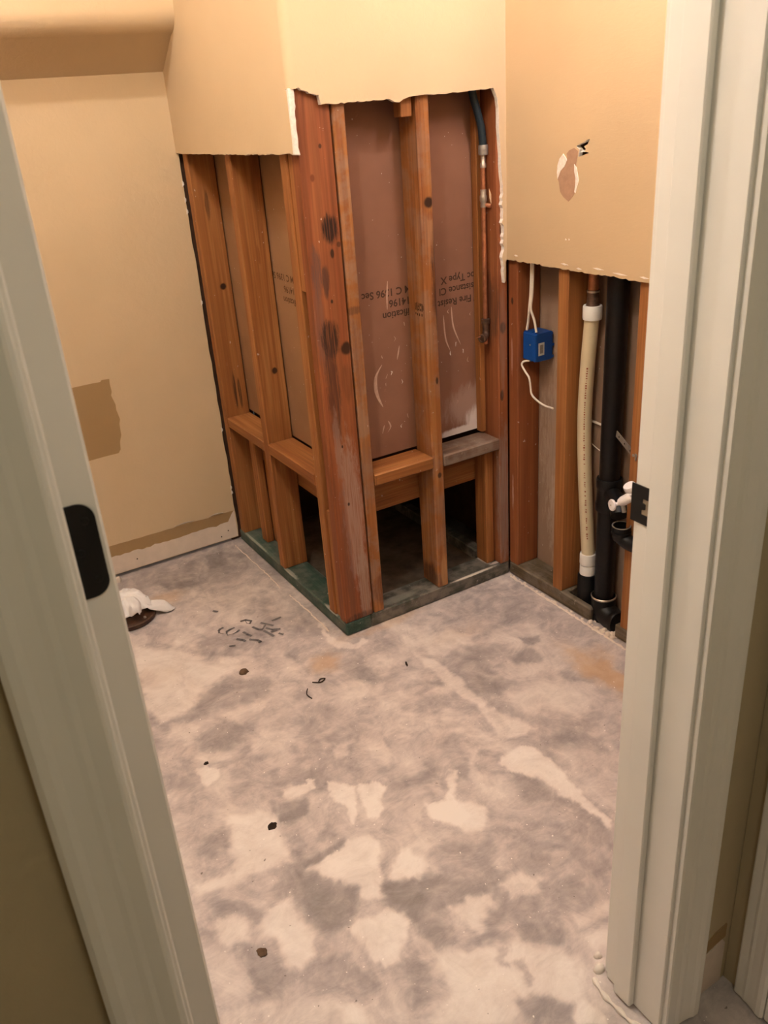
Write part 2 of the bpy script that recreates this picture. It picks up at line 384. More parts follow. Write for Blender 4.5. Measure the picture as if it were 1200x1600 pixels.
 (-0.45,0.03,[(-0.094,-0.884),(-0.028,-0.923),(-0.106,-1.027),(-0.154,-0.987),(-0.139,-0.941)]),
 (-0.7,0.015,[(-0.254,-1.028),(-0.232,-1.056),(-0.288,-1.1),(-0.343,-1.09),(-0.336,-1.067),(-0.3,-1.08)]),
 (-0.6,0.02,[(-0.23,-1.081),(-0.157,-1.162),(-0.193,-1.189),(-0.247,-1.14)]),
 (-0.7,0.02,[(-0.455,-1.041),(-0.414,-1.069),(-0.469,-1.136),(-0.492,-1.12)]),
 (-0.8,0.012,[(-0.34,-1.215),(-0.299,-1.238),(-0.256,-1.281),(-0.283,-1.311),(-0.339,-1.273)]),
 (-0.9,0.006,[(-0.293,-1.119),(-0.273,-1.127),(-0.308,-1.164),(-0.321,-1.155)]),
 (-0.9,0.006,[(-0.296,-1.161),(-0.271,-1.157),(-0.289,-1.208),(-0.304,-1.214)]),
 (-1,0.008,[(0.424,-0.319),(0.478,-0.353),(0.45,-0.386),(0.414,-0.374)]),
 (-0.5,0.02,[(0.243,-0.266),(0.346,-0.315),(0.428,-0.452),(0.384,-0.461),(0.302,-0.371),(0.217,-0.336)]),
 (-0.7,0.015,[(0.2,-0.393),(0.223,-0.491),(0.187,-0.515),(0.164,-0.472)]),
 (-0.7,0.02,[(0.177,-0.709),(0.247,-0.727),(0.298,-0.809),(0.274,-0.834),(0.199,-0.78),(0.164,-0.732)]),
 (-0.6,0.015,[(0.404,-0.519),(0.495,-0.601),(0.439,-0.613),(0.377,-0.567)]),
 (-0.7,0.015,[(-0.201,-0.622),(-0.109,-0.638),(-0.123,-0.668),(-0.201,-0.642)]),
 (-0.6,0.02,[(0.011,-0.755),(0.074,-0.801),(0.067,-0.844),(0.077,-0.898),(0.002,-0.853),(0.004,-0.799)]),
 (-0.5,0.02,[(0.007,-0.22),(0.1,-0.203),(0.055,-0.284),(-0.0,-0.27)]),
 (-0.6,0.02,[(0.592,-0.222),(0.623,-0.264),(0.552,-0.312),(0.535,-0.265)]),
]

# ------------------------------------------------------------------ the materials of the place
def wall_paint(name, col, streak=0.0):
    m, nt, b = new_mat(name, 0.75, 0.2)
    n = noise(nt, coords(nt, (1, 1, 1)), 3.0, 3.0, 0.5)
    c = ramp(nt, n, [(0.3, tuple(x * 0.95 for x in col)), (0.7, tuple(min(1, x * 1.04) for x in col))])
    nt.links.new(c, b.inputs['Base Color'])
    h = noise(nt, coords(nt, (1, 1, 1) if not streak else (1, 1, 3.0)), 55.0, 4.0, 0.55, 0.6)
    bump(nt, b, h, 0.36 - streak, 0.0022)
    return m

PAINT = wall_paint('cream_tan_paint', (0.61, 0.465, 0.30))
PAINT_R = wall_paint('darker_tan_paint', (0.56, 0.405, 0.245), 0.15)  # right wall tan, a little darker than the other room walls
OLD = wall_paint('brown_tan_paint', (0.36, 0.235, 0.115))
CEIL = wall_paint('ceiling_paint', (0.72, 0.62, 0.48))
HALLPAINT = wall_paint('hall_tan_paint', (0.52, 0.43, 0.28))
GYP = plain('gypsum_edge', (0.78, 0.70, 0.62), 0.9, 0.1, 0, 0.12, 120, 0.5, 300)
BARE = plain('bare_drywall', (0.72, 0.61, 0.52), 0.85, 0.15, 0, 0.06, 25, 0.2, 150)
TORN = plain('torn_brown_paper', (0.40, 0.24, 0.155), 0.9, 0.1, 0, 0.10, 60, 0.3, 150)
TRIM = plain('trim_white_paint', (0.86, 0.83, 0.77), 0.35, 0.45, 0, 0.02, 6)
BLACKM = plain('black_metal', (0.008, 0.008, 0.008), 0.5, 0.3, 0, 0.1, 60)
ABS = plain('black_plastic_pipe', (0.0045, 0.0045, 0.005), 0.42, 0.28, 0, 0.3, 60)
PVC = plain('cream_plastic_pipe', (0.62, 0.53, 0.36), 0.4, 0.4, 0, 0.05, 20)
WHITEP = plain('white_plastic', (0.78, 0.77, 0.75), 0.4, 0.4, 0, 0.03, 20)
PINKW = plain('white_valve_plastic', (0.85, 0.80, 0.80), 0.35, 0.4, 0, 0.03, 20)
COPPER = plain('tarnished_copper', (0.42, 0.17, 0.085), 0.42, 0.5, 0.6, 0.35, 45)
BRASS = plain('solder_grey_metal', (0.50, 0.44, 0.37), 0.35, 0.5, 0.7, 0.2, 60)
TARN = plain('blackened_copper', (0.10, 0.055, 0.035), 0.5, 0.5, 0.4, 0.5, 80)
HOSE = plain('dark_blue_hose', (0.010, 0.022, 0.032), 0.5, 0.4, 0, 0.1, 40)
GALV = plain('galvanised_steel', (0.36, 0.34, 0.31), 0.45, 0.5, 0.6, 0.2, 80)
BLUE = plain('blue_box_plastic', (0.003, 0.055, 0.26), 0.4, 0.4, 0, 0.1, 30)
STICK = plain('label_paper', (0.55, 0.53, 0.50), 0.7, 0.2, 0, 0.03, 40)
INKG = plain('label_grey_print', (0.16, 0.13, 0.12), 0.8, 0.1, 0, 0.1, 40)
CABLE = plain('white_cable_jacket', (0.75, 0.66, 0.56), 0.5, 0.3, 0, 0.06, 60)
INK = plain('grey_board_print', (0.075, 0.042, 0.030), 0.9, 0.05, 0, 0.2, 300)
INK2 = plain('faint_board_print', (0.13, 0.07, 0.038), 0.9, 0.05, 0, 0.2, 300)
STAMP = plain('dark_stamp_ink', (0.03, 0.018, 0.012), 0.9, 0.05, 0, 0.2, 300)
REDINK = plain('red_pipe_print', (0.30, 0.09, 0.06), 0.7, 0.1, 0, 0.2, 300)
RAG = plain('white_rag', (0.80, 0.77, 0.76), 0.95, 0.05, 0, 0.03, 30, 0.4, 120)
FLANGE = plain('rusty_brown_flange', (0.045, 0.018, 0.008), 0.4, 0.4, 0, 0.5, 40, 0.4, 90)
DEBRIS = plain('brown_debris', (0.10, 0.06, 0.035), 0.8, 0.2, 0, 0.35, 80, 0.5, 200)
CHIP = plain('dark_brown_chip', (0.025, 0.014, 0.008), 0.8, 0.2, 0, 0.3, 90)
PLASTER = plain('plaster_crumb', (0.80, 0.72, 0.64), 0.9, 0.1, 0, 0.1, 60, 0.4, 150)
MARKER = plain('grey_marker', (0.17, 0.155, 0.155), 0.9, 0.05, 0, 0.2, 60)

DK, BS, LT = (0.20, 0.064, 0.018), (0.325, 0.122, 0.036), (0.44, 0.196, 0.067)
RD, RB, RL = (0.155, 0.042, 0.016), (0.26, 0.077, 0.028), (0.33, 0.118, 0.044)
KN = (0.035, 0.014, 0.008)
WOOD_Z = wood('orange_stud_wood', 2, DK, BS, LT)
WOOD_X = wood('orange_block_wood', 0, DK, BS, LT)
WOOD_Y = wood('orange_block_wood_lengthwise', 1, DK, BS, LT)
WOOD_L = wood('knotty_stud_wood', 2, DK, BS, LT, [
    ((0.058, 0.785, 0.96), (0.012, .05, 0.012), KN, 1, .3), ((0.045, 0.785, 1.22), (0.009, .05, 0.05), KN, .6, .8),
    ((0.045, 0.785, 0.60), (0.006, .05, 0.07), KN, .9, .6), ((0.062, 0.785, 0.585), (0.006, .05, 0.06), KN, .9, .6),
    ((0.055, 0.434, 0.745), (0.010, .05, 0.012), KN, .95, .3), ((0.05, 0.434, 1.1), (0.006, .05, 0.03), DK, .6, .5)])
WOOD_M = wood('stained_centre_stud_wood', 2, DK, BS, LT, [
    ((0.372, 0.0, 1.235), (0.015, .02, 0.016), KN, 1, .3), ((0.375, 0.0, 1.20), (0.012, .03, 0.014), (0.18, .06, .03), .6, .6),
    ((0.392, 0.0, 1.02), (0.022, .03, 0.17), (0.055, .02, .014), .85, .7), ((0.375, 0.0, 0.74), (0.005, .02, 0.012), KN, .9, .3),
    ((0.37, 0.0, 0.44), (0.008, .02, 0.01), KN, .9, .3), ((0.385, 0.0, 0.26), (0.015, .05, 0.14), (0.12, .075, .05), .6, .9),
    ((0.37, 0.05, 0.08), (0.05, .06, 0.05), (0.04, .018, .01), .75, .8), ((0.372, 0.0, 0.10), (0.014, .01, 0.06), (0.40, .21, .09), .9, .6)], 0.6, 0.2)
WOOD_B = wood('stained_corner_post_wood', 2, RD, RB, RL, [
    ((0.068, 0.0, 1.205), (0.024, .03, 0.040), (0.012, .008, .008), .97, .8),
    ((0.069, 0.0, 1.145), (0.006, .02, 0.013), KN, .95, .5), ((0.09, 0.0, 1.165), (0.007, .02, 0.008), KN, .7, .3),
    ((0.020, 0.0, 1.10), (0.016, .03, 0.075), (0.10, .055, .048), .75, .8), ((0.042, 0.0, 1.08), (0.012, .02, 0.045), (0.045, .025, .022), .75, .7),
    ((0.014, 0.0, 0.97), (0.016, .03, 0.14), (0.16, .08, .06), .6, .9),
    ((0.040, 0.0, 0.93), (0.030, .03, 0.055), (0.018, .01, .009), .9, .9), ((0.035, 0.0, 0.78), (0.022, .03, 0.16), (0.05, .022, .017), .75, .9),
    ((0.084, 0.0, 0.895), (0.017, .03, 0.020), KN, .97, .5), ((0.080, 0.0, 0.80), (0.02, .02, 0.06), (0.12, .045, .02), .5, .7),
    ((0.055, 0.0, 1.025), (0.004, .02, 0.006), KN, .95, .2), ((0.033, 0.0, 1.33), (0.007, .02, 0.010), RD, .9, .3), ((0.062, 0.0, 1.40), (0.005, .02, 0.006), KN, .8, .3),
    ((0.060, 0.0, 0.40), (0.036, .03, 0.26), (0.36, .22, .165), .8, 1.1), ((0.075, 0.0, 0.16), (0.022, .03, 0.16), (0.34, .23, .17), .7, 1.1), ((0.03, 0.0, 0.62), (0.012, .03, 0.12), (0.33, .20, .15), .6, 1.1), ((0.030, 0.0, 0.25), (0.014, .03, 0.30), (0.13, .05, .03), .6, .9),
    ((0.045, 0.0, 0.62), (0.003, .02, 0.005), KN, .95, .2), ((0.048, 0.0, 0.44), (0.004, .02, 0.006), KN, .95, .2),
    ((0.05, 0.0, 0.05), (0.06, .03, 0.02), (0.05, .022, .014), .7, .8)], 0.55)
WOOD_F = wood('front_stud_wood', 2, DK, BS, LT, [
    ((0.12, 0.0, 0.99), (0.03, .03, 0.012), (0.07, .03, .022), .6, .9), ((0.12, 0.0, 0.86), (0.016, .03, 0.13), (0.17, .07, .04), .5, .9),
    ((0.12, 0.0, 0.52), (0.02, .03, 0.13), (0.20, .10, .06), .5, 1.0), ((0.132, 0.0, 0.12), (0.03, .03, 0.06), (0.13, .045, .02), .7, .6),
    ((0.118, 0.0, 1.42), (0.009, .02, 0.02), (0.25, .09, .04), .6, .6)], 0.6, 0.3)
WOOD_E = wood('weathered_end_stud_wood', 2, RD, RB, RL, [
    ((0.62, 0.0, 0.85), (0.012, .04, 0.02), KN, .95, .4), ((0.615, 0.0, 0.64), (0.007, .03, 0.02), KN, .9, .4),
    ((0.62, 0.0, 1.13), (0.009, .03, 0.03), KN, .85, .6), ((0.628, 0.0, 1.43), (0.006, .03, 0.012), KN, .85, .4),
    ((0.62, 0.0, 0.28), (0.03, .03, 0.27), (0.27, .18, .14), .9, .8), ((0.62, 0.0, 0.82), (0.014, .03, 0.20), (0.32, .2, .15), .4, 1.2),
    ((0.605, 0.045, 0.9), (0.01, .06, 0.12), (0.06, .03, .02), .7, .8)], 0.6)
WOOD_R = wood('red_wall_stud_wood', 2, RD, RB, RL, [
    ((0.64, -0.02, 0.93), (0.03, .006, 0.012), KN, .9, .4), ((0.64, -0.018, 0.76), (0.02, .005, 0.06), (0.55, .35, .27), .5, 1.1),
    ((0.64, -0.02, 0.30), (0.02, .004, 0.08), (0.55, .38, .30), .6, 1.1), ((0.64, -0.24, 0.5), (0.02, .003, 0.01), KN, .8, .4),
    ((0.66, -0.257, 0.75), (0.006, .03, 0.012), KN, .9, .4), ((0.64, -0.235, 0.55), (0.02, .006, 0.03), (0.18, .05, .02), .7, .5)], 0.55)
WOOD_GREY = wood('weathered_grey_block_wood', 0, (0.07, 0.045, 0.03), (0.16, 0.095, 0.062), (0.27, 0.165, 0.115), (), 0.75, 0.4)
PLATE_G = wood('green_treated_plate', 1, (0.022, 0.045, 0.034), (0.040, 0.080, 0.060), (0.085, 0.125, 0.095), [((0.004, 0.70, 0.0445), (.006, .12, .005), (.36, .36, .30), .6, .5), ((0.004, 0.40, 0.0445), (.010, .06, .005), (.4, .38, .32), .7, .5), ((0.004, 0.10, 0.0445), (.010, .05, .005), (.45, .42, .36), .7, .5)], 0.55, 0.25)
PLATE_F = wood('grey_green_treated_plate', 0, (0.030, 0.034, 0.025), (0.065, 0.070, 0.054), (0.16, 0.145, 0.12), [
    ((0.49, 0.004, 0.0445), (0.10, .006, .004), (.60, .53, .46), .85, .5), ((0.575, 0.07, 0.0455), (0.012, .05, .004), (.55, .46, .40), .8, .5),
    ((0.60, 0.02, 0.0455), (0.03, .008, .004), (.6, .5, .44), .7, .5), ((0.20, 0.03, 0.0455), (0.08, .02, .004), (.22, .22, .19), .7, .58)], 0.6, 0.5)
PLATE_R = wood('brown_green_treated_plate', 1, (0.045, 0.035, 0.020), (0.10, 0.075, 0.042), (0.19, 0.135, 0.085), (), 0.6, 0.3)

def backing(name, base, lst):
    m, nt, b = new_mat(name, 0.8, 0.15)
    n = noise(nt, coords(nt, (1, 1, 1)), 4.0, 4.0, 0.6)
    c = ramp(nt, n, [(0.3, tuple(x * .88 for x in base)), (0.7, tuple(x * 1.1 for x in base))])
    sc = noise(nt, coords(nt, (22, 22, 5)), 1.0, 5.0, 0.7, 1.5)
    c = mix(nt, maprange(nt, sc, 0.66, 0.74, 0.0, 0.35), c, tuple(min(1, x * 1.9) for x in base))
    fl = noise(nt, coords(nt, (1, 1, 1)), 130.0, 1.0, 0.4)
    c = mix(nt, maprange(nt, fl, 0.775, 0.79, 0.0, 0.8), c, (0.66, 0.56, 0.48))
    if lst: c = spots(nt, c, lst)
    nt.links.new(c, b.inputs['Base Color'])
    bump(nt, b, noise(nt, coords(nt, (1, 1, 1)), 300.0, 2.0), 0.1, 0.0006)
    return m
BOARD_F = backing('brown_board_back_paper', (0.25, 0.122, 0.078), [
    ((0.60, 0.0925, 0.60), (0.15, .03, 0.075), (0.42, .28, .23), .7, .58), ((0.60, 0.0925, 0.545), (0.06, .03, 0.055), (0.75, .66, .62), .98, .55),
    ((0.53, 0.0925, 0.522), (0.11, .03, 0.016), (0.75, .66, .62), .95, .5)])
BOARD_L = backing('tan_board_back_paper', (0.30, 0.165, 0.085), [])
BOARD_R = backing('dusty_board_back_paper', (0.29, 0.19, 0.13), [
    ((0.73, -0.17, 0.45), (0.05, .12, 0.35), (0.42, .31, .24), .6, 1.2), ((0.73, -0.15, 0.25), (0.05, .06, 0.2), (0.5, .40, .32), .5, 1.3),
    ((0.73, -0.46, 0.25), (0.05, .06, 0.2), (0.3, .24, .20), .6, 1.2)])
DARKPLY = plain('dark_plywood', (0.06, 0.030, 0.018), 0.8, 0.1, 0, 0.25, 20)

def floor_mat():
    m, nt, b = new_mat('smeared_concrete', 0.62, 0.3)
    at = nt.nodes.new('ShaderNodeAttribute'); at.attribute_name = 'patch'
    st = nt.nodes.new('ShaderNodeAttribute'); st.attribute_name = 'stain'
    v = coords(nt, (1, 1, 1))
    n1 = noise(nt, v, 11.0, 9.0, 0.70, 1.4)
    n2 = noise(nt, coords(nt, (18, 48, 20)), 1.0, 7.0, 0.70, 2.2)
    ad = nt.nodes.new('ShaderNodeMath'); ad.operation = 'MULTIPLY_ADD'; ad.inputs[1].default_value = 0.40
    nt.links.new(at.outputs['Fac'], ad.inputs[0])
    a2 = nt.nodes.new('ShaderNodeMath'); a2.operation = 'MULTIPLY_ADD'; a2.inputs[1].default_value = 0.66; a2.inputs[2].default_value = 0.02
    nt.links.new(n1, a2.inputs[0])
    a3 = nt.nodes.new('ShaderNodeMath'); a3.operation = 'MULTIPLY_ADD'; a3.inputs[1].default_value = 0.28
    nt.links.new(n2, a3.inputs[0]); nt.links.new(a2.outputs[0], a3.inputs[2]); nt.links.new(a3.outputs[0], ad.inputs[2])
    c = ramp(nt, ad.outputs[0], [(0.08, (0.18, 0.16, 0.155)), (0.32, (0.30, 0.263, 0.256)), (0.47, (0.41, 0.355, 0.343)), (0.60, (0.54, 0.465, 0.44)), (0.74, (0.66, 0.58, 0.535)), (0.95, (0.78, 0.71, 0.66))])
    c = mix(nt, maprange(nt, st.outputs['Fac'], 0.0, 1.0, 0.0, 0.75), c, (0.52, 0.32, 0.17))
    sp = noise(nt, v, 70.0, 2.0, 0.5)
    c = mix(nt, maprange(nt, sp, 0.745, 0.77, 0.0, 0.7), c, (0.10, 0.075, 0.055))
    sp2 = noise(nt, coords(nt, (1.3, 1.1, 1)), 95.0, 1.0, 0.5)
    c = mix(nt, maprange(nt, sp2, 0.76, 0.775, 0.0, 0.8), c, (0.9, 0.84, 0.78))
    nt.links.new(c, b.inputs['Base Color'])
    bump(nt, b, ad.outputs[0], 0.35, 0.004)
    return m
FLOORM = floor_mat()
CONC = plain('plain_concrete', (0.34, 0.30, 0.27), 0.75, 0.2, 0, 0.25, 9, 0.3, 60)
SHADE_SLAB = plain('shade_darkened_slab', (0.10, 0.075, 0.055), 0.9, 0.1, 0, 0.35, 14, 0.4, 60)  # dusty raw slab, darkened further to hold the hollow's shade

rng = random.Random(11)
XW = lambda u, v, w: (w, u, v)      # outline (Y,Z) on a plane of constant X
YW = lambda u, v, w: (u, w, v)      # outline (X,Z) on a plane of constant Y
ZW = lambda u, v, w: (u, v, w)      # outline (X,Y) at constant Z
H = 2.74

# ------------------------------------------------------------------ floor
def lattice(x, y, seed):
    t = np.random.RandomState(seed).rand(256, 256)
    xi, yi = np.floor(x).astype(int), np.floor(y).astype(int)
    fx, fy = x - xi, y - yi
    fx, fy = fx * fx * (3 - 2 * fx), fy * fy * (3 - 2 * fy)
    a, b = t[xi % 256, yi % 256], t[(xi + 1) % 256, yi % 256]
    c, d = t[xi % 256, (yi + 1) % 256], t[(xi + 1) % 256, (yi + 1) % 256]
    return (a * (1 - fx) + b * fx) * (1 - fy) + (c * (1 - fx) + d * fx) * fy

def fbm(x, y, s, seed, o=4):
    r, a, n = 0, 0.5, 0
    for i in range(o):
        r = r + a * lattice(x * s, y * s, seed + i); n += a; s *= 2.03; a *= 0.55
    return r / n - 0.5

def poly_sd(px, py, P):
    P = np.array(P); d = np.full(px.shape, 1e9); ins = np.zeros(px.shape, bool)
    for i in range(len(P)):
        a, b = P[i], P[(i + 1) % len(P)]
        ex, ey = b - a
        t = np.clip(((px - a[0]) * ex + (py - a[1]) * ey) / (ex * ex + ey * ey + 1e-12), 0, 1)
        d = np.minimum(d, np.hypot(px - a[0] - t * ex, py - a[1] - t * ey))
        c = ((a[1] > py) != (b[1] > py)) & (px < (b[0] - a[0]) * (py - a[1]) / (b[1] - a[1] + 1e-12) + a[0])
        ins ^= c
    return np.where(ins, -d, d)

def make_floor():
    x0, x1, y0, y1, st = -1.0, 0.76, -1.60, 0.90, 0.005
    nx, ny = int(round((x1 - x0) / st)) + 1, int(round((y1 - y0) / st)) + 1
    gx, gy = np.meshgrid(np.linspace(x0, x1, nx), np.linspace(y0, y1, ny))
    wx = gx + 0.034 * fbm(gx, gy, 16, 1, 5) + 0.014 * fbm(gx, gy, 70, 5, 2)
    wy = gy + 0.034 * fbm(gx, gy, 16, 21, 5) + 0.014 * fbm(gx, gy, 70, 25, 2)
    q1, q2 = fbm(gx, gy, 5, 71, 4), fbm(gx, gy, 5, 83, 4)
    m = 1.5 * fbm(gx + 0.5 * q1, gy + 0.5 * q2, 5.0, 41, 6) + 0.7 * fbm(gx * 1.6 + 0.35 * q2, gy * 0.8 + 0.3 * q1, 22, 47, 5) + 0.16
    for v, soft, P in FLOOR_PATCHES:
        A = np.array(P)
        lo, hi = A.min(0) - 0.06, A.max(0) + 0.06
        k = (gx > lo[0]) & (gx < hi[0]) & (gy > lo[1]) & (gy < hi[1])
        sd = poly_sd(wx[k], wy[k], P)
        t = np.clip(0.5 - sd / (1.4 * soft), 0, 1); t = t * t * (3 - 2 * t)
        m[k] = m[k] * (1 - (0.55 if v > 0 else 0.25) * t) + v * t * (0.9 if v > 0 else 0.5)
    s = np.zeros_like(m)
    for cx, cy, rx, ry, a in STAINS:
        d = np.hypot((wx - cx) / rx, (wy - cy) / ry) + 1.2 * fbm(gx, gy, 18, 91)
        s = np.maximum(s, a * np.clip(1.35 - d, 0, 1))
    gz = 0.0009 * np.clip(m, -1, 1) - 0.0009
    V = np.stack([gx, gy, gz], -1).reshape(-1, 3)
    i = np.arange(nx * ny).reshape(ny, nx)
    Fq = np.stack([i[:-1, :-1], i[:-1, 1:], i[1:, 1:], i[1:, :-1]], -1).reshape(-1, 4)
    me = bpy.data.meshes.new('floor')
    me.vertices.add(len(V)); me.vertices.foreach_set('co', V.astype(np.float32).ravel())
    me.loops.add(Fq.size); me.loops.foreach_set('vertex_index', Fq.astype(np.int32).ravel())
    me.polygons.add(len(Fq)); me.polygons.foreach_set('loop_start', (np.arange(len(Fq)) * 4).astype(np.int32))
    me.update(); me.validate()
    me.polygons.foreach_set('use_smooth', [True] * len(Fq))
    a = me.attributes.new('patch', 'FLOAT', 'POINT'); a.data.foreach_set('value', m.astype(np.float32).ravel())
    a = me.attributes.new('stain', 'FLOAT', 'POINT'); a.data.foreach_set('value', s.astype(np.float32).ravel())
    me.materials.append(FLOORM)
    o = bpy.data.objects.new('floor', me); COL.objects.link(o)
    return tag(o, 'bare concrete floor smeared with pale plaster and grey patches', 'floor', kind='structure')
floor = make_floor()

def ribbon(mb, pts, w, z):
    for i in range(len(pts) - 1):
        a, b = Vector((*pts[i], z)), Vector((*pts[i + 1], z))
        t = (b - a); t.normalize(); n = Vector((-t.y, t.x, 0)) * w * (0.6 + 0.4 * math.sin(i + 1))
        k = len(mb.v)
        mb.v += [tuple(a - n - t * w * .4), tuple(b - n + t * w * .4), tuple(b + n + t * w * .4), tuple(a + n - t * w * .4)]
        mb.face((k, k + 1, k + 2, k + 3))
hw = MB()
for i, s_ in enumerate(STROKES): ribbon(hw, s_, 0.0045, 0.0012 + 0.00002 * i)
hw.build('marker_writing', MARKER, floor)['label'] = 'faint grey marker strokes'
def ridge(pts, r, seed):
    rs = random.Random(seed); P = smooth_path([(p[0], p[1], 0.0) for p in pts], 16)
    mb = MB(); n = len(P)
    for i, p in enumerate(P):
        k = r * rs.uniform(.35, 1.15); o_ = rs.uniform(-.002, .002)
        t = (P[min(i + 1, n - 1)] - P[max(i - 1, 0)]).normalized(); s_ = Vector((-t.y, t.x, 0))
        for a, h in ((-1, -.0006), (-.5, .45), (.4, .5), (1, -.0006)):
            q = p + s_ * (a * k + o_); mb.v.append((q.x, q.y, h * k * .7 if h > 0 else -.001))
    for i in range(n - 1):
        for j in range(3): a = i * 4 + j; mb.face((a, a + 1, a + 5, a + 4))
    return mb.build('plaster_line', BARE, floor, smooth=True)
ridge([(0.628, -0.02), (0.627, -0.15), (0.625, -0.30), (0.622, -0.45), (0.620, -0.56)], .0055, 1)
ridge([(-0.040, 0.80), (-0.036, 0.55), (-0.040, 0.40)], .0025, 2)
ridge([(-0.034, 0.34), (-0.030, 0.20), (-0.032, 0.06)], .003, 3)
# slab edge in the drain opening and the hall floor beyond the doorway
o = MB().box(-1.9, 0.30, -3.1, -1.60, -0.08, -0.0005).build('floor_hall', CONC)
tag(o, 'plain grey concrete floor of the hall outside the doorway', 'floor', kind='structure')

# ------------------------------------------------------------------ ceiling and unseen room walls
o = MB().box(-1.9, 0.76, -3.1, 0.95, H, H + 0.05).build('ceiling', CEIL)
tag(o, 'flat painted ceiling over room and hall', 'ceiling', kind='structure')
o = MB().box(-1.05, -1.0, -1.278, 0.95, 0, H).build('wall_side', PAINT)
tag(o, 'plain tan side wall behind the open door', 'wall', kind='structure')

# ------------------------------------------------------------------ wall at the left of the picture (Y = 0.84)
wl = thing('wall_left', (-0.5, 0.846, 0), 'tan drywall at left with brown paint square and bare strip along its foot', 'wall', 'structure')
edge = ragged((-0.006, H), (-0.006, 0.014), 60, 0.0022, rng)
edge = [p for p in edge if p[1] < 1.6]
edge = [(-0.006, H)] + edge
MB().prism([(-1.0, 0.014), (-1.0, H)] + edge + [(-0.008, 0.014)], YW, 0.853, 0.84, mf=0, ms=1).build('drywall_sheet', [PAINT, GYP], wl)
MB().prism(PATCH, YW, 0.8402, 0.8396, mf=0, ms=0).build('paint_patch', OLD, wl)['label'] = 'square of older brown paint'
top = ragged((-0.008, 0.124), (-0.98, 0.134), 40, 0.0012, rng)
bot = ragged((-0.98, 0.084), (-0.022, 0.080), 60, 0.004, rng)
MB().prism(top + [(-0.98, 0.134)] + bot + [(-0.022, 0.080)], YW, 0.8402, 0.8397, mf=0, ms=0).build('brown_band', OLD, wl)['label'] = 'strip of brown paint left above the missing baseboard'
bare = ragged((-0.98, 0.086), (-0.024, 0.082), 60, 0.004, random.Random(3))
MB().prism([(-0.98, 0.016)] + bare + [(-0.020, 0.115), (-0.010, 0.125), (-0.009, 0.016)], YW, 0.8402, 0.83945, mf=0, ms=0).build('bare_strip', BARE, wl)['label'] = 'pale unpainted drywall strip at floor level'
for (xa, xb, za) in ((-0.11, -0.055, 0.130), (-0.245, -0.17, 0.132)):
    mb = MB(); n = 10
    for i in range(n + 1):
        t = i / n; x = xa + (xb - xa) * t; h = 0.006 * math.sin(math.pi * t) + 0.001
        mb.v += [(x, 0.8398, za), (x, 0.834, za + h * 0.4), (x, 0.833, za + h)]
    for i in range(n):
        for j in range(2): mb.face((i * 3 + j, i * 3 + 3 + j, i * 3 + 4 + j, i * 3 + 1 + j))
    mb.build('torn_paper', GYP, wl)
for z in (1.29, 1.24, 1.205, 0.91, 0.45, 0.22, 0.20):
    mb = MB(); mb.prism([(-0.010, z - .010), (-0.005 + rng.uniform(0, .002), z - .004), (-0.004, z + .003), (-0.009, z + .010)], YW, 0.842, 0.8375, mf=0, ms=0)
    mb.build('edge_crumb', GYP, wl)
for i, (x, z) in enumerate(((-0.075, 0.033), (-0.045, 0.05), (-0.40, 0.05))):
    MB().lathe((x, 0.8392, z), [(0.0001, -.0012), (0.0025, -.0012), (0.0025, .001)], 8, (0, 1, 0)).build('nail_head', CHIP, wl)

# curved soffit above the left wall
prof = [(0.852, H), (0.852, 1.602)] + [(0.72, 1.700)] + arc((0.730, 1.765), 0.066, math.radians(252), math.radians(180), 10) + [(0.655, 1.95), (0.652, H)]
o = MB().prism(prof, XW, -0.999, -0.0125, mf=0, ms=0).build('ceiling_soffit', PAINT, smooth=True)
tag(o, 'tan soffit with rounded lower edge above the left wall', 'soffit', kind='structure')

# ------------------------------------------------------------------ stripped wall, side facing left (X = 0)
ws = thing('wall_chase_side', (0.05, 0.42, 0), 'stripped stud wall on the left of the corner post, green sole plate', 'wall', 'structure')
cut = ragged((0.838, 1.380), (0.30, 1.383), 40, 0.0018, rng) + ragged((0.30, 1.383), (0.0, 1.389), 24, 0.0022, rng)
MB().prism([(0.006, H), (0.84, H), (0.84, 1.380)] + cut[1:] + [(0.0, 1.386), (-0.003, 1.42), (0.0, 1.526), (0.006, 1.527)], XW, 0.0, -0.013, mf=0, ms=1).build('drywall_sheet', [PAINT, GYP], ws)
MB().prism([(-0.0128, 1.530)] + ragged((0.002, 1.530), (0.001, 1.392), 14, 0.0022, rng) + [(0.004, 1.384), (-0.0125, 1.386)], YW, 0.0, -0.009, mf=0, ms=0).build('plaster_edge', GYP, ws, bevel=0.002)['label'] = 'broken white plaster corner'
MB().prism([(0.006, 0.006)] + arc((0.006, 0.006), 0.019, math.pi, 1.5 * math.pi, 10), ZW, 1.528, H, mf=0, ms=0).build('corner_bead', PAINT, ws, smooth=True)
bx('sole_plate', PLATE_G, ws, 0.0, 0.089, 0.0, 0.838, 0.0, 0.045, 0.004)
for (y0, y1, m) in ((0.785, 0.823, WOOD_L), (0.434, 0.473, WOOD_L), (0.068, 0.108, WOOD_Z)):
    bx('stud', m, ws, 0.0, 0.089, y0, y1, 0.045, 1.9, 0.003)
bx('spacer_block', WOOD_Z, ws, 0.005, 0.086, 0.0385, 0.0675, 1.05, 1.9, 0.002)
bx('spacer_block', WOOD_Z, ws, 0.006, 0.086, 0.0385, 0.0675, 0.045, 0.41, 0.002)
bx('spacer_block', WOOD_Z, ws, 0.045, 0.086, 0.0385, 0.0675, 0.41, 1.05, 0.002)
bx('fire_block', WOOD_Y, ws, 0.0, 0.091, 0.4735, 0.7845, 0.472, 0.508, 0.003)
